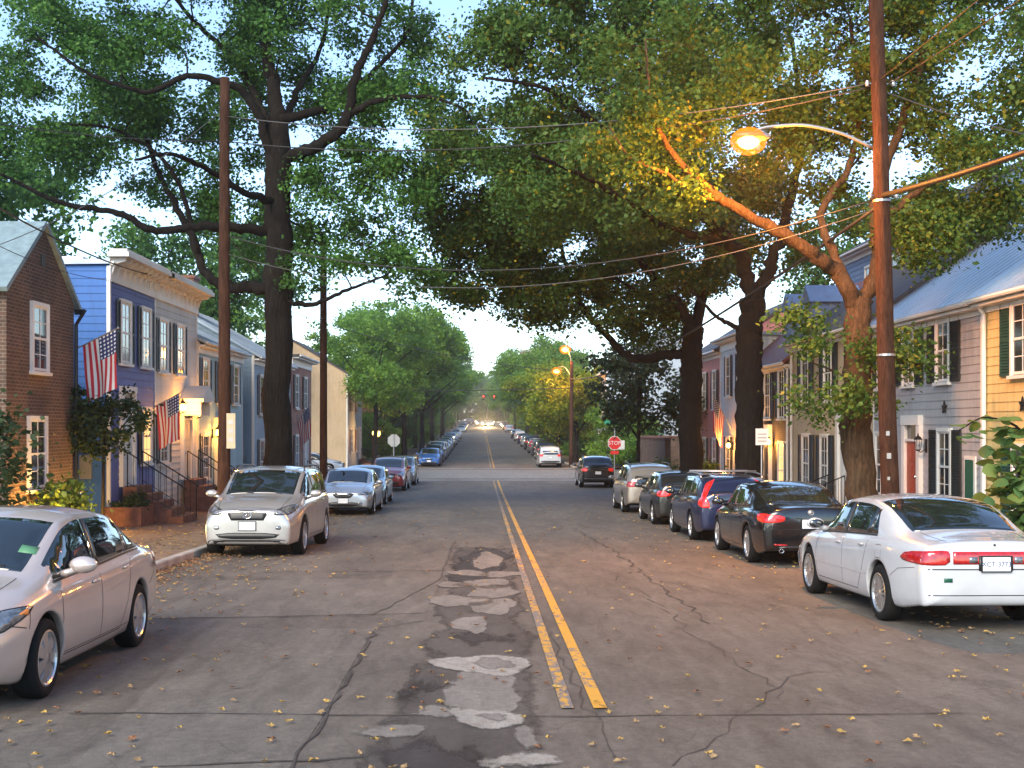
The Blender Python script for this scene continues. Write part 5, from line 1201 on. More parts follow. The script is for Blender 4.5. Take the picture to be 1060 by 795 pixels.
class Tree:
    """trunk and limbs given as polylines [(points, r0, r1)], twigs grown out to every leaf cluster"""
    def __init__(s, name, label, base, limbs, ells, nclump, per, size, leaf, bark='bark', spread=.5, seed=1, cat='tree', group=None, root=None, twig=True, droop=.35, shell=.25, clus=0, gr=.6, reach=99, tintf=None, sides=10, extra=None):
        r = np.random.default_rng(seed); s.root = root or tag(empty(name, base), label, cat, group); off = -Vector(base)
        nodes = []; rad = []; par = []; mb = MB()
        for pts, r0, r1, *k in limbs:
            P3 = [Vector(p) for p in pts]; Q = []
            n = max(2, len(P3)*7)
            arr = np.array(P3); tt = np.linspace(0, len(arr)-1, n); 
            fx = [pch(np.arange(len(arr)), arr[:, i]) for i in range(3)]
            q = np.stack([f(tt) for f in fx], 1); w_ = np.linspace(0, 1, n); rr = r0+(r1-r0)*w_**.8
            amp = rr*.35; amp[0] = 0
            if k and k[0] == 'trunk': amp *= .35
            q = q+r.normal(size=q.shape)*amp[:, None]*.6
            if k and k[0] == 'trunk':                     # root flare
                rr = rr*(1+.55*np.exp(-(q[:, 2]-q[0, 2])/.35))
            sd_ = sides if r0 > .12 else 6
            b0 = len(mb.v); mb.tube(q, list(rr), sd_)
            for i in range(b0, len(mb.v)):                # gnarled surface
                v = mb.v[i]; j = (i-b0)//sd_; e = rr[min(j, n-1)]*.10; c = q[min(j, n-1)]; u = Vector(v)-Vector(c); mb.v[i] = tuple(Vector(v)+u.normalized()*random.uniform(-e, e))
            for i in range(n): nodes.append(q[i]); rad.append(rr[i])
        C = ellip_points(ells, nclump, r, shell, clus, gr)
        zmin = zg(base[1])+2.2 if twig else -9
        nd_ = np.array(nodes); start = 0
        frac = len(nd_)
        lo = int(frac*.0)
        # nearest skeleton node first, then grow outwards
        D = np.min(np.linalg.norm(C[:, None, :]-nd_[None, ::2], axis=2), axis=1); order = np.argsort(D)
        N = [tuple(x) for x in nd_]; NA = np.zeros((len(N)+len(C)*3+8, 3)); NA[:len(N)] = nd_; cnt = len(N); lv = np.zeros(len(NA)); lv[:cnt] = np.array(rad)
        tw = MB(); keep = []
        for ci in order:
            c = C[ci]; dd = np.linalg.norm(NA[:cnt]-c, axis=1)+.25*np.maximum(0, NA[:cnt, 2]-c[2])
            j = int(np.argmin(dd))
            if dd[j] > reach: continue
            keep.append(ci); a = NA[j]; L = np.linalg.norm(c-a)
            if L > .12:
                m1 = a+(c-a)*.4+np.array([0, 0, .10*L])+r.normal(size=3)*.07*L; m2 = a+(c-a)*.75+np.array([0, 0, .06*L])+r.normal(size=3)*.06*L
                r0 = min(lv[j]*.6, .014+.022*L); r0 = max(r0, .007)
                if twig: tw.tube([a, m1, m2, c], [r0, r0*.8, r0*.6, .005], 4 if r0 > .02 else 3, False)
                for p, q_ in ((m1, r0*.8), (m2, r0*.6), (c, r0*.45)): NA[cnt] = p; lv[cnt] = q_; cnt += 1
        C = C[keep]
        mb.add(tw.v, tw.f)
        mb.v = [tuple(Vector(v)+off) for v in mb.v]
        s.trunk = mb.build('trunk', MAT[bark], s.root, True)
        k = len(C); sp = spread*r.uniform(.6, 1.25, k); cc = np.repeat(C, per, 0); g = r.normal(size=(k*per, 3))*np.repeat(sp, per)[:, None]*np.array([.62, .62, .42])
        tint = np.clip(np.repeat(r.normal(.45, .17, k), per), 0, 1)
        pts = cc+g
        if tintf is not None: tint = np.clip(tint+tintf(pts), 0, 1)
        if extra is not None: pts = np.concatenate([pts, extra[0]]); tint = np.concatenate([tint, extra[1]])
        s.crown = round_leaves('crown', pts+np.array(off), size, LEAF[leaf], seed, droop, tint, s.root) if leaf == 'broad' else leaves_mesh('crown', pts+np.array(off), None, size, LEAF[leaf], seed, droop, tint, s.root)
def E(px, py, rx, ry, d, rd):                            # a foliage mass seen at photo px,py with its real size at distance d
    c = P(px, py, d); k = d/F_PX; return (c.x, c.y, c.z, rx*k, rd, ry*k)
def g0(x, y, dz=.05): return (x, y, zg(y)+dz)
# T1 the big oak on the left
b = g0(-6.15, 36.6); p = lambda px, py, dy=0: tuple(P(px, py, 36.6+dy))
Tree('oak_tree', 'huge dark oak with wide spreading limbs on the left pavement', b,
 [([b, p(288, 400), p(288, 260), p(287, 190), p(287, 130)], .44, .36, 'trunk'), ([p(287, 145), p(283, 90, .4), p(275, 50, .8), p(268, -20, 1), p(255, -110, 1.5)], .27, .08), ([p(286, 185), p(268, 120, -.5), p(240, 88, -1), p(200, 78, -1.6), p(150, 95, -2.2), p(100, 80, -2.8), p(40, 40, -3)], .16, .035),
  ([p(290, 165), p(330, 150, -.4), p(358, 125, -.8), p(368, 80, -1.2), p(385, 40, -1.5), p(400, 0, -1.7), p(404, -60, -2)], .22, .05), ([p(355, 120, -.8), p(400, 102, -1.3), p(440, 100, -1.8), p(480, 112, -2.3)], .12, .03), ([p(290, 125), p(330, 115, .6), p(360, 95, 1.2), p(390, 70, 1.8), p(425, 25, 2.2), p(428, -30, 2.5)], .15, .04),
  ([p(286, 240), p(250, 236, -.6), p(205, 235, -1.2), p(160, 238, -1.8), p(120, 220, -2.4), p(70, 212, -3), p(30, 195, -3.5), p(0, 180, -4)], .17, .04), ([p(286, 300), p(245, 298, .5), p(215, 285, .9), p(196, 240, 1.2), p(170, 190, 1.5), p(150, 140, 1.8), p(120, 60, 2.2)], .20, .05), ([p(205, 262, 1), p(185, 190, .5), p(150, 150, 0), p(100, 130, -.6), p(40, 128, -1)], .10, .03),
  ([p(288, 310), p(320, 315, -.4), p(360, 300, -.9), p(400, 285, -1.3)], .10, .03), ([p(287, 210), p(255, 200, -1.5), p(215, 175, -3), p(180, 160, -4.4), p(140, 165, -5.6)], .13, .035), ([p(287, 150), p(310, 90, 1.5), p(335, 40, 3), p(345, -30, 4)], .13, .04), ([p(287, 140), p(240, 60, 2), p(190, 10, 3.5), p(150, -60, 4.5)], .14, .04)],
 [E(50, 80, 140, 90, 37, 4.5), E(190, 40, 150, 110, 39, 4.5), E(350, 40, 120, 100, 39, 4), E(170, 165, 120, 55, 39.5, 3), E(50, 160, 90, 40, 36, 2.2), E(385, 210, 85, 80, 37.5, 2.5), E(425, 130, 70, 90, 37.5, 2.5), E(240, 235, 60, 45, 40, 2), E(335, 205, 55, 60, 38, 2.2), E(180, -110, 240, 110, 38, 6), E(330, 270, 40, 34, 36, 1.5), E(420, 275, 40, 42, 36, 1.5)],
 2000, 100, .115, 'oak', seed=11, spread=.46, clus=11, gr=.62)
# T2 maple on the right, lit by the street lamp
b = g0(7.75, 25.0); p = lambda px, py, dy=0: tuple(P(px, py, 25+dy))
Tree('maple_tree', 'forked maple with orange lit branches beside the right utility pole', b,
 [([b, p(886, 440), p(888, 370), p(890, 310)], .34, .26, 'trunk'), ([p(890, 325), p(868, 285, -.2), p(830, 255, -.5), p(785, 228, -.9), p(745, 205, -1.2), p(715, 180, -1.5), p(690, 150, -1.7), p(672, 100, -2), p(668, 40, -2)], .19, .02), ([p(890, 320), p(908, 270, .3), p(905, 215, .5), p(925, 150, .8), p(950, 80, 1), p(965, 0, 1.3)], .17, .05),
  ([p(875, 290), p(850, 225, .8), p(880, 170, 1.2), p(890, 100, 1.6), p(880, 20, 2)], .11, .04), ([p(745, 205, -1.2), p(722, 205, -1.6), p(690, 180, -2), p(655, 165, -2.4), p(630, 130, -2.6)], .07, .012), ([p(912, 230, .4), p(960, 190, .2), p(1005, 160, 0), p(1050, 150, -.3)], .09, .03), ([p(888, 400), p(865, 385, -.6), p(840, 375, -1)], .035, .012), ([p(890, 390), p(915, 380, -.6), p(945, 378, -1)], .035, .012)],
 [E(1000, 50, 120, 120, 25.5, 3.2), E(860, 50, 120, 95, 26.5, 2.8), E(725, 60, 70, 90, 25.0, 2.0), E(1010, 190, 75, 55, 25.5, 2.2), E(930, 230, 55, 50, 26, 1.6), E(930, -90, 230, 100, 26, 4), E(850, 160, 80, 50, 27, 1.8), E(860, 395, 60, 42, 24.2, .8), E(945, 380, 48, 48, 24.0, .6), E(830, 330, 40, 22, 24.4, .6), E(965, 262, 58, 40, 25, 1.2), E(1040, 228, 50, 40, 25, 1.2), E(655, 95, 55, 70, 22.9, .9), E(700, 150, 60, 40, 24, 1.2), E(640, 150, 45, 40, 22.6, .8), E(700, 205, 45, 25, 23.0, .6)],
 1550, 95, .092, 'maple', 'bark_brown', seed=12, spread=.38, clus=9, gr=.6)
# T3 big trunk by the cream house
b = g0(7.5, 35.0); p = lambda px, py, dy=0: tuple(P(px, py, 35+dy))
Tree('elm_tree', 'massive elm with knotted trunk behind the navy estate car', b,
 [([b, p(775, 420), p(775, 360), p(780, 310)], .42, .36, 'trunk'), ([p(780, 318), p(770, 270, .3), p(730, 225, -.3), p(700, 170, -1), p(680, 110, -1.5), p(650, 40, -2), p(630, -40, -2.5)], .26, .06), ([p(780, 315), p(800, 270, .5), p(820, 200, 1), p(830, 130, 1.5), p(820, 40, 2)], .22, .06), ([p(745, 250), p(690, 235, -1.5), p(650, 210, -3), p(600, 180, -4.5), p(550, 160, -6)], .13, .04), ([p(775, 345), p(755, 335, -.2), p(742, 328, -.4), p(715, 300, -.5)], .09, .04), ([p(700, 170, -1), p(620, 130, -2), p(560, 90, -3), p(500, 80, -3.5)], .12, .03)],
 [E(610, 70, 120, 120, 34, 4), E(760, 150, 80, 80, 36, 3.5), E(520, 110, 85, 110, 34, 3), E(690, 10, 130, 110, 36, 4), E(600, -120, 220, 110, 35, 5), E(640, 190, 120, 60, 33, 3), E(810, 230, 50, 50, 37, 2), E(550, 215, 60, 45, 33, 2)],
 1500, 100, .12, 'elm', seed=13, spread=.48, clus=10, gr=.6)
# T4 dark trunk further on
b = g0(7.55, 45.0); p = lambda px, py, dy=0: tuple(P(px, py, 45+dy))
Tree('elm_tree', 'black trunked elm leaning a long limb left over the street', b,
 [([b, p(715, 420), p(716, 370), p(718, 335)], .44, .38, 'trunk'), ([p(716, 365), p(690, 368, -.2), p(660, 372, -.4), p(632, 352, -.6), p(605, 320, -.9), p(590, 290, -1.2), p(580, 250, -1.5)], .22, .06), ([p(718, 340), p(690, 300, -.4), p(650, 260, -1), p(610, 230, -1.5), p(560, 220, -2.2), p(500, 240, -3)], .2, .05), ([p(718, 345), p(730, 290, .5), p(735, 220, 1), p(725, 140, 1.5)], .24, .08), ([p(690, 300, -.4), p(665, 305, -1), p(640, 290, -1.6), p(610, 285, -2)], .1, .03)],
 [E(570, 240, 110, 60, 44, 4.5), E(660, 290, 70, 50, 46, 3), E(490, 265, 60, 60, 42, 3), E(710, 250, 75, 70, 47, 4), E(600, 315, 55, 32, 44, 2.4), E(540, 312, 40, 34, 43, 2), E(620, 180, 120, 70, 46, 4), E(478, 190, 50, 60, 42, 3), E(690, 340, 40, 25, 46, 1.5)],
 1400, 100, .135, 'elm', seed=14, spread=.52, clus=9, gr=.62)
# small trees
b = g0(7.4, 60); p = lambda px, py, dy=0: tuple(P(px, py, 60+dy))
Tree('small_tree', 'small dark round tree in front of the red garden wall', b, [([b, p(661, 450), p(662, 420), p(663, 390)], .10, .06, 'trunk'), ([p(661, 455), p(645, 430, .4), p(632, 405, .6)], .06, .03), ([p(661, 450), p(685, 425, -.4), p(700, 400, -.5)], .06, .03)],
 [E(640, 400, 36, 45, 60, 1.8), E(680, 405, 38, 42, 60, 1.8), E(660, 370, 34, 28, 60, 1.6), E(715, 430, 22, 22, 59, 1)], 150, 50, .2, 'dark', seed=15, spread=.5)
b = g0(-8.9, 28.6, .12); p = lambda px, py, dy=0: tuple(P(px, py, 28.6+dy))
Tree('small_tree', 'slim young street tree in front of the bright blue wall', b, [([b, p(107, 490), p(107, 470), p(108, 430), p(110, 410)], .045, .03, 'trunk'), ([p(107, 470), p(90, 445, -.2), p(75, 425, -.3)], .025, .012), ([p(107, 465), p(128, 440, .2), p(142, 420, .3)], .025, .012)],
 [E(85, 440, 26, 26, 28.5, .6), E(115, 425, 30, 24, 28.7, .6), E(78, 410, 18, 14, 28.5, .4), E(135, 432, 16, 20, 28.7, .4), E(105, 455, 26, 20, 28.6, .5)], 90, 44, .11, 'dark', seed=16, spread=.22)
# far street trees: a few grown once, then copied
def proto(name, label, leaf, h, rx, seed, low=.45, nb=330, per=80, size=.22, group=None, bark='bark'):
    r = np.random.default_rng(seed); limbs = [([(0, 0, -.2), (0.05, 0, h*.2), (.1, .05, h*.38), (0, 0, h*.6)], .24, .12, 'trunk')]
    for i in range(6):
        a = i*1.05+r.random(); z0 = h*(.28+.05*i); limbs.append(([(0, 0, z0), (rx*.35*math.cos(a), rx*.35*math.sin(a), z0+h*.12), (rx*.75*math.cos(a), rx*.75*math.sin(a), z0+h*.25)], .1, .03))
    ells = [(r.uniform(-.6, .6)*rx, r.uniform(-.6, .6)*rx, h*(low+(.95-low)*r.random()), rx*r.uniform(.4, .7), rx*r.uniform(.4, .7), h*r.uniform(.13, .22)) for i in range(9)]
    return Tree(name, label, (0, 0, 0), limbs, ells, nb, per, size, leaf, bark, seed=seed, spread=.6, clus=8, gr=.7, group=group, root=tag(empty(name, (0, 0, 0)), label, 'tree', group), reach=9).root
GL, GR_ = 'street trees up the hill on the left', 'street trees up the hill on the right'
TP = dict(fresh=proto('street_tree', '', 'fresh', 10.5, 4.4, 21), fresh2=proto('street_tree', '', 'fresh', 12.5, 5.0, 22), lime=proto('street_tree', '', 'lime', 8.5, 4.4, 23), dark=proto('street_tree', '', 'oak', 14, 5.5, 24), low=proto('bushy_tree', '', 'fresh', 8, 4.6, 25, low=.16), lowdark=proto('bushy_tree', '', 'oak', 9, 5, 26, low=.16))
used = set()
def put(kind, x, y, sc, rz, label, group):
    o = TP[kind]
    if kind in used: o = copy_tree(o)
    used.add(kind); o.location = (x+xc(y), y, zg(y)); o.rotation_euler = (0, 0, rz); o.scale = (sc, sc, sc*random.uniform(.92, 1.06)); tag(o, label, 'tree', group)
put('fresh2', -8.6, 97, 1.0, .3, 'fresh green tree over the tan corner house', GL)
put('fresh', -6.9, 107, 1.12, 1.3, 'fresh green tree overhanging the kerb past the bright blue sedan', GL)
put('fresh2', -9.5, 117, 1.2, 2.3, 'tall fresh green tree above the red brick garden wall', GL)
put('fresh', -6.4, 130, 1.3, 4.1, 'rounded green kerbside tree halfway up the left slope', GL)
for i, (k, x, y, s_) in enumerate([('fresh2', -8, 144, 1.25), ('fresh2', -6.6, 160, 1.25), ('dark', -8.5, 178, 1.1), ('fresh', -6.5, 198, 1.4), ('fresh2', -7, 218, 1.25), ('dark', -8, 258, 1.1), ('fresh2', -7, 286, 1.2), ('dark', -7, 320, 1.15), ('dark', -7, 360, 1.2)]):
    put(k, x, y, s_, i*1.7, 'green street tree in the receding left row on the hill', GL)
put('lime', 7.7, 103, .98, .4, 'yellow green tree spreading over the parked white sport utility car', GR_)
put('lime', 7.2, 118, 1.0, 2.2, 'yellow green tree right behind the first yellow green one', GR_)
put('fresh', 7.0, 131, 1.05, 3.3, 'mid green tree up the slope behind the yellow green pair', GR_)
for i, (k, x, y, s_) in enumerate([('fresh', 7.2, 148, 1.15), ('dark', 7.5, 167, .9), ('fresh', 7, 188, 1.2), ('dark', 7.5, 210, 1.0), ('fresh2', 7, 260, 1.05), ('dark', 7.5, 288, 1.05), ('fresh2', 7, 322, 1.1), ('dark', 7, 362, 1.15)]):
    put(k, x, y, s_, i*2.1+.5, 'green street tree in the receding right row on the hill', GR_)
put('dark', -17, 70, 1.05, 1.1, 'broad dark tree behind the red brick house', 'trees behind the houses')
put('dark', -20, 46, .95, 2.0, 'dark tree rising behind the low teal house', 'trees behind the houses')
put('fresh2', -19, 90, 1.05, 2.9, 'fresh green tree behind the white sedan in the cross street', 'trees behind the houses')
put('dark', 21, 62, 1.1, .7, 'dark tree behind the pink house', 'trees behind the houses')
put('dark', 24, 36, 1.1, 3.7, 'dark tree behind the slate blue house', 'trees behind the houses')
for i, x in enumerate((-17, -7, 2, 11, 22, -28, 33)): put(('fresh2', 'dark')[i % 2], x, 425+7*(i % 2), 1.15+.1*(i % 3), i*1.3, 'distant tree closing the view over the hilltop', 'trees beyond the hilltop')
for i in range(9): put(('fresh2', 'dark', 'fresh')[i % 3], -34+8.5*i, 490+9*(i % 2), 1.25, i*1.9, 'distant tree closing the view over the hilltop', 'trees beyond the hilltop')
for i in range(12): put(('low', 'lowdark')[i % 2], -27+4.6*i, 440+5*(i % 3), 1.0+.12*(i % 3), i*1.9, 'bushy tree closing off the road end over the hilltop', 'trees beyond the hilltop')
for i, y in enumerate((110, 122, 136, 150, 166, 182, 202, 222, 252, 278, 310, 345, 385)): put(('low', 'low', 'lowdark')[i % 3], -9.6-.6*(i % 2), y, .62+.05*(i % 3), i*1.3, 'low bushy tree filling the gap below the left row on the hill', GL)
for i, y in enumerate((110, 124, 139, 156, 176, 198, 220, 254, 284, 318, 350, 390)): put(('low', 'lowdark')[i % 2], 9.3+.5*(i % 2), y, .6+.05*(i % 3), i*1.7, 'low bushy tree filling the gap below the right row on the hill', GR_)
put('low', 11.0, 94.0, .78, .5, 'bushy green tree at the far corner right of the stop sign', GR_)
# bushes and low plants
def bush(name, label, c, rx, rz, n, size, leaf, seed, cat='shrub', stems=True, ry=None):
    c = Vector(c); r = np.random.default_rng(seed); ry = ry or rx
    limbs = [([tuple(c), (c.x+r.uniform(-.3, .3)*rx, c.y+r.uniform(-.3, .3)*ry, c.z+rz*.6)], .02, .01) for _ in range(5)]
    Tree(name, label, tuple(c), limbs, [(c.x, c.y, c.z+rz*.55, rx, ry, rz*.55), (c.x+rx*.3, c.y, c.z+rz*.75, rx*.6, ry*.6, rz*.4)], n, 26, size, leaf, seed=seed, spread=rz*.22, cat=cat, droop=.1, sides=5)
bush('fern_bush', 'lit yellow green fern bush at the foot of the brick wall', (-9.0, 25.9, zg(26)+.13), .5, 1.15, 55, .13, 'bush', 31)
bush('shrub', 'dark leafy shrub at the left edge before the brick house', (-8.7, 21.3, zg(21)+.13), .55, 2.4, 70, .12, 'dark', 32)
bush('planter_shrub', 'low dark shrub in the brick planter by the blue steps', (-9.0, 30.9, zg(31)+.45), .5, .45, 36, .09, 'dark', 33)
m = MB()
for a in ((-9.45, -8.5, 30.35, 30.5), (-9.45, -8.5, 31.35, 31.5), (-8.65, -8.5, 30.502, 31.348)): m.box(*a, zg(31)+.1, zg(31)+.62)
m.box(-9.45, -8.652, 30.502, 31.348, zg(31)+.1, zg(31)+.5); tag(m.build('brick_planter', MAT['step_brick']), 'low brick planter box beside the blue house steps', 'planter')
bush('shrub', 'small rounded plant on the steps of the white house', (-8.9, 40.2, zg(40)+.13), .3, .6, 26, .09, 'dark', 34)
bush('hedge_shrub', 'clipped green shrub between the two dark right trunks', (9.3, 53.2, zg(53)+.1), .7, 1.3, 60, .12, 'bush', 35)
bush('shrub', 'low green shrub left of the black trunked elm', (8.9, 62, zg(62)+.1), .8, 1.3, 50, .12, 'bush', 36)
# broad-leaved plant reaching in from the right edge
bx = Vector((9.05, 18.6, zg(18.6)+.13)); pq = lambda px, py, dy=0: tuple(P(px, py, 18.6+dy))
r_ = np.random.default_rng(40)
Tree('broad_leaf_shrub', 'broad leaved green shrub leaning in from the right edge', tuple(bx), [([tuple(bx), pq(1080, 520), pq(1072, 470), pq(1050, 440), pq(1020, 432), pq(992, 446)], .035, .01), ([tuple(bx), pq(1075, 540), pq(1060, 500), pq(1048, 480)], .025, .01), ([tuple(bx), pq(1090, 500), pq(1085, 450)], .025, .01)],
 [E(1065, 510, 28, 40, 18.6, .5), E(1072, 545, 28, 26, 18.6, .5), E(1060, 455, 26, 16, 18.6, .3)], 46, 9, .24, 'broad', seed=40, spread=.28, cat='shrub', droop=.6, sides=6,
 extra=(np.array([pq(1060-7*i, 436+8*abs(i-4)/5*(i > 5)+(-5 if i % 2 else 6), r_.uniform(-.1, .1)) for i in range(11)]*2), np.full(22, .7)))
m = MB()
# ------------------------------------------------------------------ poles, lamps, wires, signs, flags
def pole(name, label, base, top, r0, r1, extra=None):
    rt = empty(name, base); tag(rt, label, 'utility pole'); o = -Vector(base); m = MB()
    b, t = Vector(base), Vector(top); n = 9
    m.tube([b.lerp(t, i/n)-b+Vector((random.gauss(0, .004), random.gauss(0, .004), -.15 if i == 0 else 0)) for i in range(n+1)], [r0+(r1-r0)*i/n for i in range(n+1)], 14)
    m.build('shaft', MAT['wood_pole'], rt, True); return rt
PR0, PR1 = Vector((7.25, 22.0, zg(22)+.1)), Vector((6.93, 22.0, 10.9))
def onp(z): t = (z-PR0.z)/(PR1.z-PR0.z); return PR0.lerp(PR1, t)
rp = pole('utility_pole', 'leaning brown utility pole carrying the lit street lamp on the right', PR0, PR1, .165, .125)
for z_, e_ in ((8.05, 0), (6.05, 0)):
    q = onp(z_)-PR0; m = MB(); m.tube([q+Vector((-.2, 0, 0)), q+Vector((.26, 0, 0))], .012, 6); m.lathe([(.03, -.05), (.045, 0), (.03, .05)], 10, tuple(q+Vector((-.2, 0, 0)))); m.lathe([(.03, -.05), (.045, 0), (.03, .05)], 10, tuple(q+Vector((.26, 0, 0)))); m.build('insulator', MAT['galvan'], rp, True)
m = MB(); q = onp(5.95)-PR0; m.lathe([(.152, -.02), (.158, -.02), (.158, .02), (.152, .02)], 14, tuple(q)); q = onp(3.2)-PR0; m.lathe([(.160, -.02), (.166, -.02), (.166, .02), (.160, .02)], 14, tuple(q)); m.build('pole_band', MAT['galvan'], rp)
for z_, w_ in ((1.9, .05), (2.3, .04), (1.5, .03)): m = MB(); q = onp(zg(22)+z_)-PR0; m.box(q.x-.09, q.x-.09+w_*1.5, q.y-.165, q.y-.15, q.z-w_, q.z+w_); m.build('pole_tag', MAT['sign_back'], rp)
lp = pole('utility_pole', 'dark wooden utility pole with a narrow sign beside the oak', (-6.0, 28.2, zg(28)+.1), (-5.98, 28.2, 9.9), .15, .11)
m = MB(); m.box(.10, .30, -.19, -.17, 1.95, 2.75); sg_ = m.build('narrow_sign', MAT['stucco'], lp); m = MB()
for z in (2.1, 2.3, 2.5): m.box(.14, .26, -.196, -.191, z, z+.1)
m.build('sign_marking', MAT['sign_back'], sg_)
pole('utility_pole', 'black looking utility pole farther on, beyond the oak trunk', (-6.0, 45.5, zg(45)+.1), (-6.0, 45.5, 9.0), .15, .12)
fp = pole('utility_pole', 'far brown utility pole past the crossing holding two lit lamps', (6.9+xc(97), 97.5, zg(97)+.1), (6.95+xc(97), 97.5, 7.0), .17, .13)
pole('utility_pole', 'distant utility pole far up the right kerb', (6.6+xc(152), 152, zg(152)), (6.6+xc(152), 152, 8.6), .17, .13)
def street_lamp(label, start, head, power, gl=.16, em='globe', arm_up=.5, col=(1, .33, .035)):
    s, h = Vector(start), Vector(head); rt = empty('street_lamp', start); tag(rt, label, 'street lamp')
    d = h-s; m = MB(); pts = [Vector((0, 0, 0)), d*.3+Vector((0, 0, arm_up*.75)), d*.62+Vector((0, 0, arm_up)), d*.9+Vector((0, 0, arm_up*.55+.05)), d+Vector((0, 0, .12))]
    A = np.array(pts); f = [pch(np.arange(5), A[:, i]) for i in range(3)]; tt = np.linspace(0, 4, 20)
    m.tube([(f[0](t), f[1](t), f[2](t)) for t in tt], .03, 8); m.build('arm', MAT['galvan'], rt, True)
    m = MB(); sx = math.copysign(1, d.x); c = d+Vector((0, 0, .06)); m.ball(tuple(c), 1, 14, 8, (.34, .15, .10)); m.build('lamp_head', MAT['galvan'], rt, True)
    m = MB(); m.ball(tuple(c+Vector((sx*.06, 0, -.09))), 1, 16, 10, (gl*1.25, gl*1.05, gl*.95)); gb = m.build('lamp_globe', MAT[em], rt, True); m = MB(); m.ball(tuple(c+Vector((sx*.06, 0, -.09))), 1, 14, 8, (gl*.78, gl*.62, gl*.55)); m.build('lamp_bulb', MAT['lamp_core'], gb, True)
    l = bpy.data.lights.new('street_light', 'POINT'); l.energy = power; l.color = col; l.shadow_soft_size = .2; q = bpy.data.objects.new('street_light', l); COL.objects.link(q); q.location = h+Vector((0, 0, -.28)); return rt
street_lamp('glowing orange street lamp on a curved arm reaching over the road', onp(6.90)+Vector((-.12, 0, 0)), (4.75, 22, 7.05), 1000, .26, arm_up=.32)
street_lamp('upper lit orange lamp of the far pole past the crossing', (6.95+xc(97), 97.5, 6.7), (6.5+xc(97), 97.5, 7.95), 420, .36)
street_lamp('lower lit orange lamp seen left of the far pole', (6.74, 97.5, 5.85), (5.72, 98.6, 6.3), 300, .32)
# post lantern on the left beyond the crossing
x_, y_ = -8.9, 100; g_ = zg(y_)+.13; rt = tag(empty('post_lantern', (x_, y_, g_)), 'lit post lantern beside the tan house and garden wall', 'lantern'); m = MB(); m.tube([(0, 0, 0), (0, 0, 2.2)], .06, 8); m.build('post', MAT['iron'], rt)
m = MB(); m.lathe([(.22, 0), (.3, .5), (.36, .52), (.1, .8), (.02, .95)], 8, (0, 0, 2.2)); m.build('lantern_frame', MAT['iron'], rt); m = MB(); m.ball((0, 0, 2.48), .33, 10, 8); m.build('lantern_bulb', MAT['globe_small'], rt)
l = bpy.data.lights.new('lantern_light', 'POINT'); l.energy = 90; l.color = (1, .5, .14); q = bpy.data.objects.new('lantern_light', l); COL.objects.link(q); q.location = (x_+.2, y_-.5, g_+2.5)
# wires
def wire(label, a, b, sag, r=.012, mat='cable', n=22):
    a, b = Vector(a), Vector(b); m = MB(); m.tube([a.lerp(b, i/n)-Vector((0, 0, sag*4*(i/n)*(1-i/n))) for i in range(n+1)], r, 6); o = m.build('overhead_cable', MAT[mat], None, True); tag(o, label, 'cable', 'overhead cables'); return o
T = lambda z: tuple(onp(z))
wire('thin cable from the lamp pole top across to the left pole', onp(8.08), P(232, 120, 28.2), .55, .011, 'wire_grey')
wire('cable just below the top one, lamp pole to left pole', onp(8.02), P(232, 146, 28.2), .6, .013)
wire('orange lit lower cable sagging from lamp pole to left pole', onp(6.02), P(232, 243, 28.2), 1.05, .013)
wire('second thin lower cable hugging the orange lit one', onp(5.85), P(232, 262, 28.2), 1.1, .008, 'wire_grey')
wire('cable leaving the left pole for the upper left corner', P(232, 146, 28.2), P(-60, 118, 25), .15, .012)
wire('slanting cable from left pole down to the brick house', P(231, 113, 28.2), P(-25, 262, 24.4), .35, .009, 'wire_grey')
wire('thick dark cable running down to the bracketed white cornice', P(-30, 198, 20), P(163, 286, 35.0), .2, .018)
wire('thin cable from upper left to the blue house corner', P(-20, 245, 22), P(113, 290, 31.0), .15, .008)
wire('thick cable bundle rising from lamp pole to the right edge', onp(6.05), (7.3, -12, 6.4), 1.0, .045)
wire('thick cable bundle running from lamp pole up the street', onp(5.9), (6.9+xc(97), 97.5, 5.6), .9, .035)
wire('upper right cable from lamp pole top, highest of three', onp(8.1), (7.6, -12, 9.6), .5, .010)
wire('upper right cable from lamp pole top, middle of three', onp(8.05)+Vector((.2, 0, 0)), (9.0, -12, 9.0), .6, .010)
wire('pale service cable from lamp pole to the yellow house', onp(7.95), (13.9, 24, 7.25), .3, .011, 'wire_grey')
wire('cable crossing the street level at the far pole', (6.9+xc(97), 97.5, 4.9), P(330, 402, 97), .2, .03)
wire('far cable from the far pole to the trees on the left', (6.9+xc(97), 97.5, 6.2), P(300, 322, 92), .8, .025)
wire('far cable from left pole to the black looking pole', P(232, 240, 28.2), P(335, 330, 45.5), .35, .010)
wire('signal span wire over the second crossing', (6.5+xc(232), 232, 8.0), (-7+xc(232), 232, 8.0), .5, .03)
# traffic signals on the span wire
def signal(x, label):
    y = 232; z = 7.0; rt = tag(empty('traffic_light', (x, y, z)), label, 'traffic light', 'traffic signals over the second crossing'); m = MB(); m.box(-.2, .2, -.12, .12, -.55, .55); m.tube([(0, 0, .55), (0, 0, .8)], .03, 6); m.build('housing', MAT['green_door'], rt)
    for i, mt in enumerate(('signal_red', 'lamp_amber', 'green_door')):
        q = MB(); q.lathe([(.001, -.145), (.14, -.14), (.15, -.121)], 14, (0, 0, .35-.35*i), 'y'); ln = q.build('signal_lens', MAT[mt], rt)
        v = MB(); v.lathe([(.17, -.13), (.17, -.33)], 12, (0, 0, .35-.35*i), 'y'); v.build('visor', MAT['black'], ln)
signal(-.45, 'left one of two red traffic signals hung over the far crossing'); signal(1.55, 'right one of two red traffic signals hung over the far crossing')
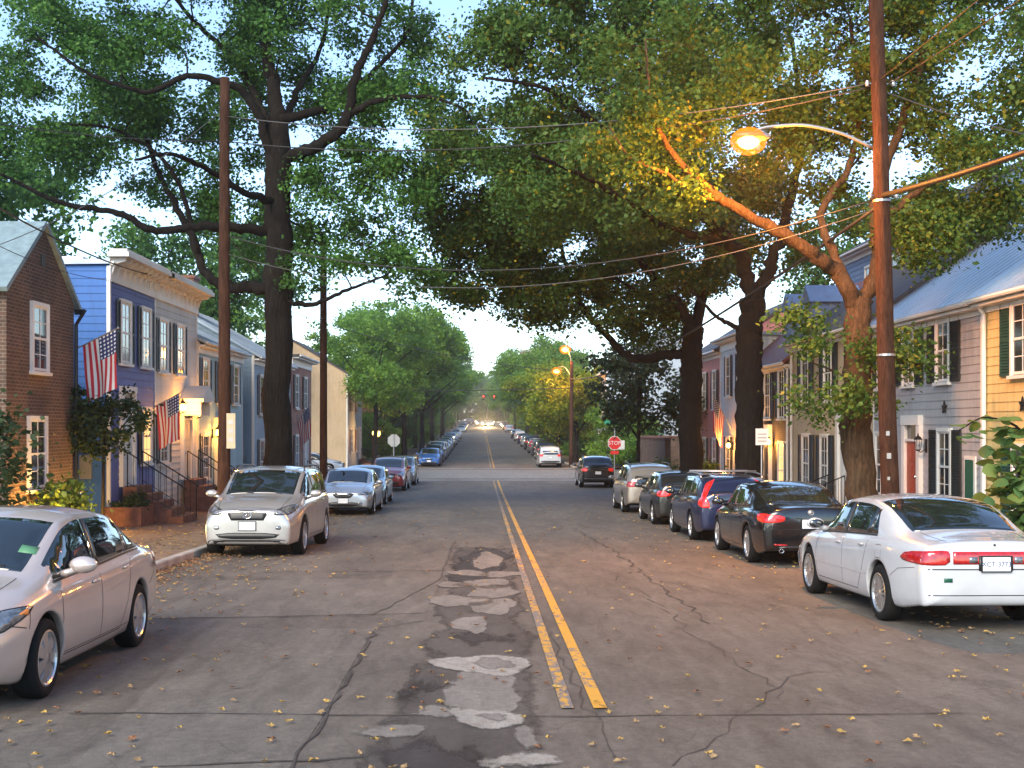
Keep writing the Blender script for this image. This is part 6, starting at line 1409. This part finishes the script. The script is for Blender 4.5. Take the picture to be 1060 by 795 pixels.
# stop sign, its backs, parking signs
def octagon(r, y, z, x=0): return [(x+r*math.cos(math.pi/8+i*math.pi/4), y, z+r*math.sin(math.pi/8+i*math.pi/4)) for i in range(8)]
def stop_sign(label, x, y, front, r=.41, zc_=2.15):
    g = zg(y)+.13; rt = tag(empty('stop_sign', (x, y, g)), label, 'stop sign'); m = MB(); m.tube([(0, 0, 0), (0, 0, zc_+.5)], .035, 8); m.build('post', MAT['galvan'], rt); f = -1 if front else 1
    m = MB(); m.slab(octagon(r, f*.045, zc_), (0, f, 0), .012); sg = m.build('sign_plate', MAT['sign_back'], rt)
    m = MB(); m.slab(octagon(r*.99, f*.058, zc_), (0, f, 0), .004); m.build('sign_border', MAT['sign_white'], sg)
    m = MB(); m.slab(octagon(r*.92, f*.063, zc_), (0, f, 0), .004); m.build('sign_face', MAT['sign_red'], sg)
    text('lettering', 'STOP', .31, MAT['sign_white'], sg, (0, f*.0705, zc_), (R(90), 0, 0 if front else R(180)))
    if front:
        m = MB(); m.box(-.24, .24, -.06, -.045, zc_-.66, zc_-.46); pl = m.build('small_plate', MAT['sign_red'], rt)
    return rt
stop_sign('red octagonal stop sign facing us beside the black sport utility car', 7.62, 73, True, .43)
stop_sign('grey back of a stop sign beyond the crossing on the left', -7.0, 93.6, False, .50, 2.0)
y_ = 74.2; g_ = zg(y_)+.13; rt = tag(empty('street_name_sign', (7.75, y_, g_)), 'green street name blade on a post behind the stop sign', 'street sign'); m = MB(); m.tube([(0, 0, 0), (0, 0, 3.6)], .03, 8); m.build('post', MAT['galvan'], rt); m = MB(); m.box(-.6, .25, -.045, -.033, 3.25, 3.5); m.build('sign_blade', MAT['sign_green'], rt)
m = MB(); m.box(.15, .6, -.06, -.045, 1.75, 2.3); m.build('sign_plate', MAT['sign_white'], rt)
y_ = 31.5; g_ = zg(y_)+.13; rt = tag(empty('parking_sign', (7.05, y_, g_)), 'square pale sign on a thin post before the knotted elm', 'sign'); m = MB(); m.tube([(0, 0, 0), (0, 0, 2.45)], .022, 8); m.build('post', MAT['galvan'], rt); m = MB(); m.box(-.16, .16, -.04, -.03, 2.02, 2.44); sp_ = m.build('sign_plate', MAT['sign_white'], rt); m = MB()
for z in (2.1, 2.19, 2.28): m.box(-.11, .11, -.0445, -.0405, z, z+.035)
m.build('sign_marking', MAT['sign_back'], sp_)
# flags
def flag_mat():
    m, t, b = new_mat('flag_cloth'); uv = nd(t, 'ShaderNodeUVMap', uv_map='uv'); s = nd(t, 'ShaderNodeSeparateXYZ'); t.links.new(uv.outputs[0], s.inputs[0]); u, v = s.outputs[0], s.outputs[1]
    st = mth(t, 'LESS_THAN', mth(t, 'MODULO', mth(t, 'MULTIPLY', v, 6.5), 1.0), .5)       # 13 stripes, red first and last
    base = mixc(t, st, (.72, .69, .65), (.50, .025, .04))
    can = mth(t, 'MULTIPLY', mth(t, 'LESS_THAN', u, .4), mth(t, 'GREATER_THAN', v, 6/13))
    a = mth(t, 'SUBTRACT', mth(t, 'FRACT', mth(t, 'MULTIPLY', u, 15)), .5); c = mth(t, 'SUBTRACT', mth(t, 'FRACT', mth(t, 'MULTIPLY', mth(t, 'SUBTRACT', v, 6/13), 9.3)), .5)
    star = mth(t, 'LESS_THAN', mth(t, 'ADD', mth(t, 'MULTIPLY', a, a), mth(t, 'MULTIPLY', c, c)), .075)
    cc = mixc(t, star, (.022, .030, .12), (.7, .7, .7)); t.links.new(mixc(t, can, base, cc), b.inputs['Base Color']); b.inputs['Roughness'].default_value = .8; return m
FM = flag_mat()
def flag(label, base, tip, hoist, fly, swing, seed):
    base, tip = Vector(base), Vector(tip); rt = tag(empty('flag', base), label, 'flag', 'stars and stripes flags on house fronts'); d = tip-base; m = MB(); m.tube([Vector((0, 0, 0)), d*1.02], .014, 8); m.ball(tuple(d*1.03), .03, 8, 6); m.build('flagpole', MAT['galvan'], rt)
    ax = d.normalized(); nu, nv = 26, 16; vs = []; uv = []; sw = Vector(swing)
    for j in range(nv+1):
        for i in range(nu+1):
            u, v = i/nu, j/nv; p0 = d*.99-ax*hoist*(1-v)
            f = fly*u; q = p0+Vector((0, 0, -1))*f*(.93)+sw*f*.36*(1-.4*u)
            n = ax.cross(Vector((0, 0, 1))).normalized(); q += n*(.05*u*math.sin(6*v+2.2*u+seed)+.035*u*math.sin(13*v-3*u+seed*2)); q += ax*(-.10*u*(v-.3)*hoist*1.2); vs.append(q); uv.append((u, v))
    k = nu+1; fs = [(j*k+i, j*k+i+1, (j+1)*k+i+1, (j+1)*k+i) for j in range(nv) for i in range(nu)]
    mesh_obj('cloth', vs, fs, FM, rt, True, None, uv)
flag('flag hanging between the brick house and the bright blue wall', P(79, 361, 28.35), P(121, 340, 28.0), .98, 1.42, (.25, 0, 0), 1.0)
flag('flag hanging by the lit door of the white house', P(154, 424, 35.0), P(186, 407, 34.4), .95, 1.35, (.2, 0, 0), 2.2)
flag('flag hanging in front of the blue grey house beyond the oak trunk', P(304, 441, 58.6), P(320, 420, 58.2), .98, 1.5, (.35, 0, 0), 3.1)
flag('flag hanging between the two dark trunks on the right', (10.46, 52.6, 1.8), P(739, 410, 52.2), .98, 1.5, (-.25, 0, 0), 4.4)
# small railing by the cream house
m = MB(); g_ = zg(36)+.13
for y in np.arange(34.2, 37.3, .16): m.tube([(9.7, y, g_), (9.7, y, g_+.95)], .009, 5)
for z in (.12, .93): m.tube([(9.7, 34.2, g_+z), (9.7, 37.25, g_+z)], .014, 6)
tag(m.build('iron_railing', MAT['iron']), 'thin black iron railing before the cream stucco house', 'railing')
text_meshes()
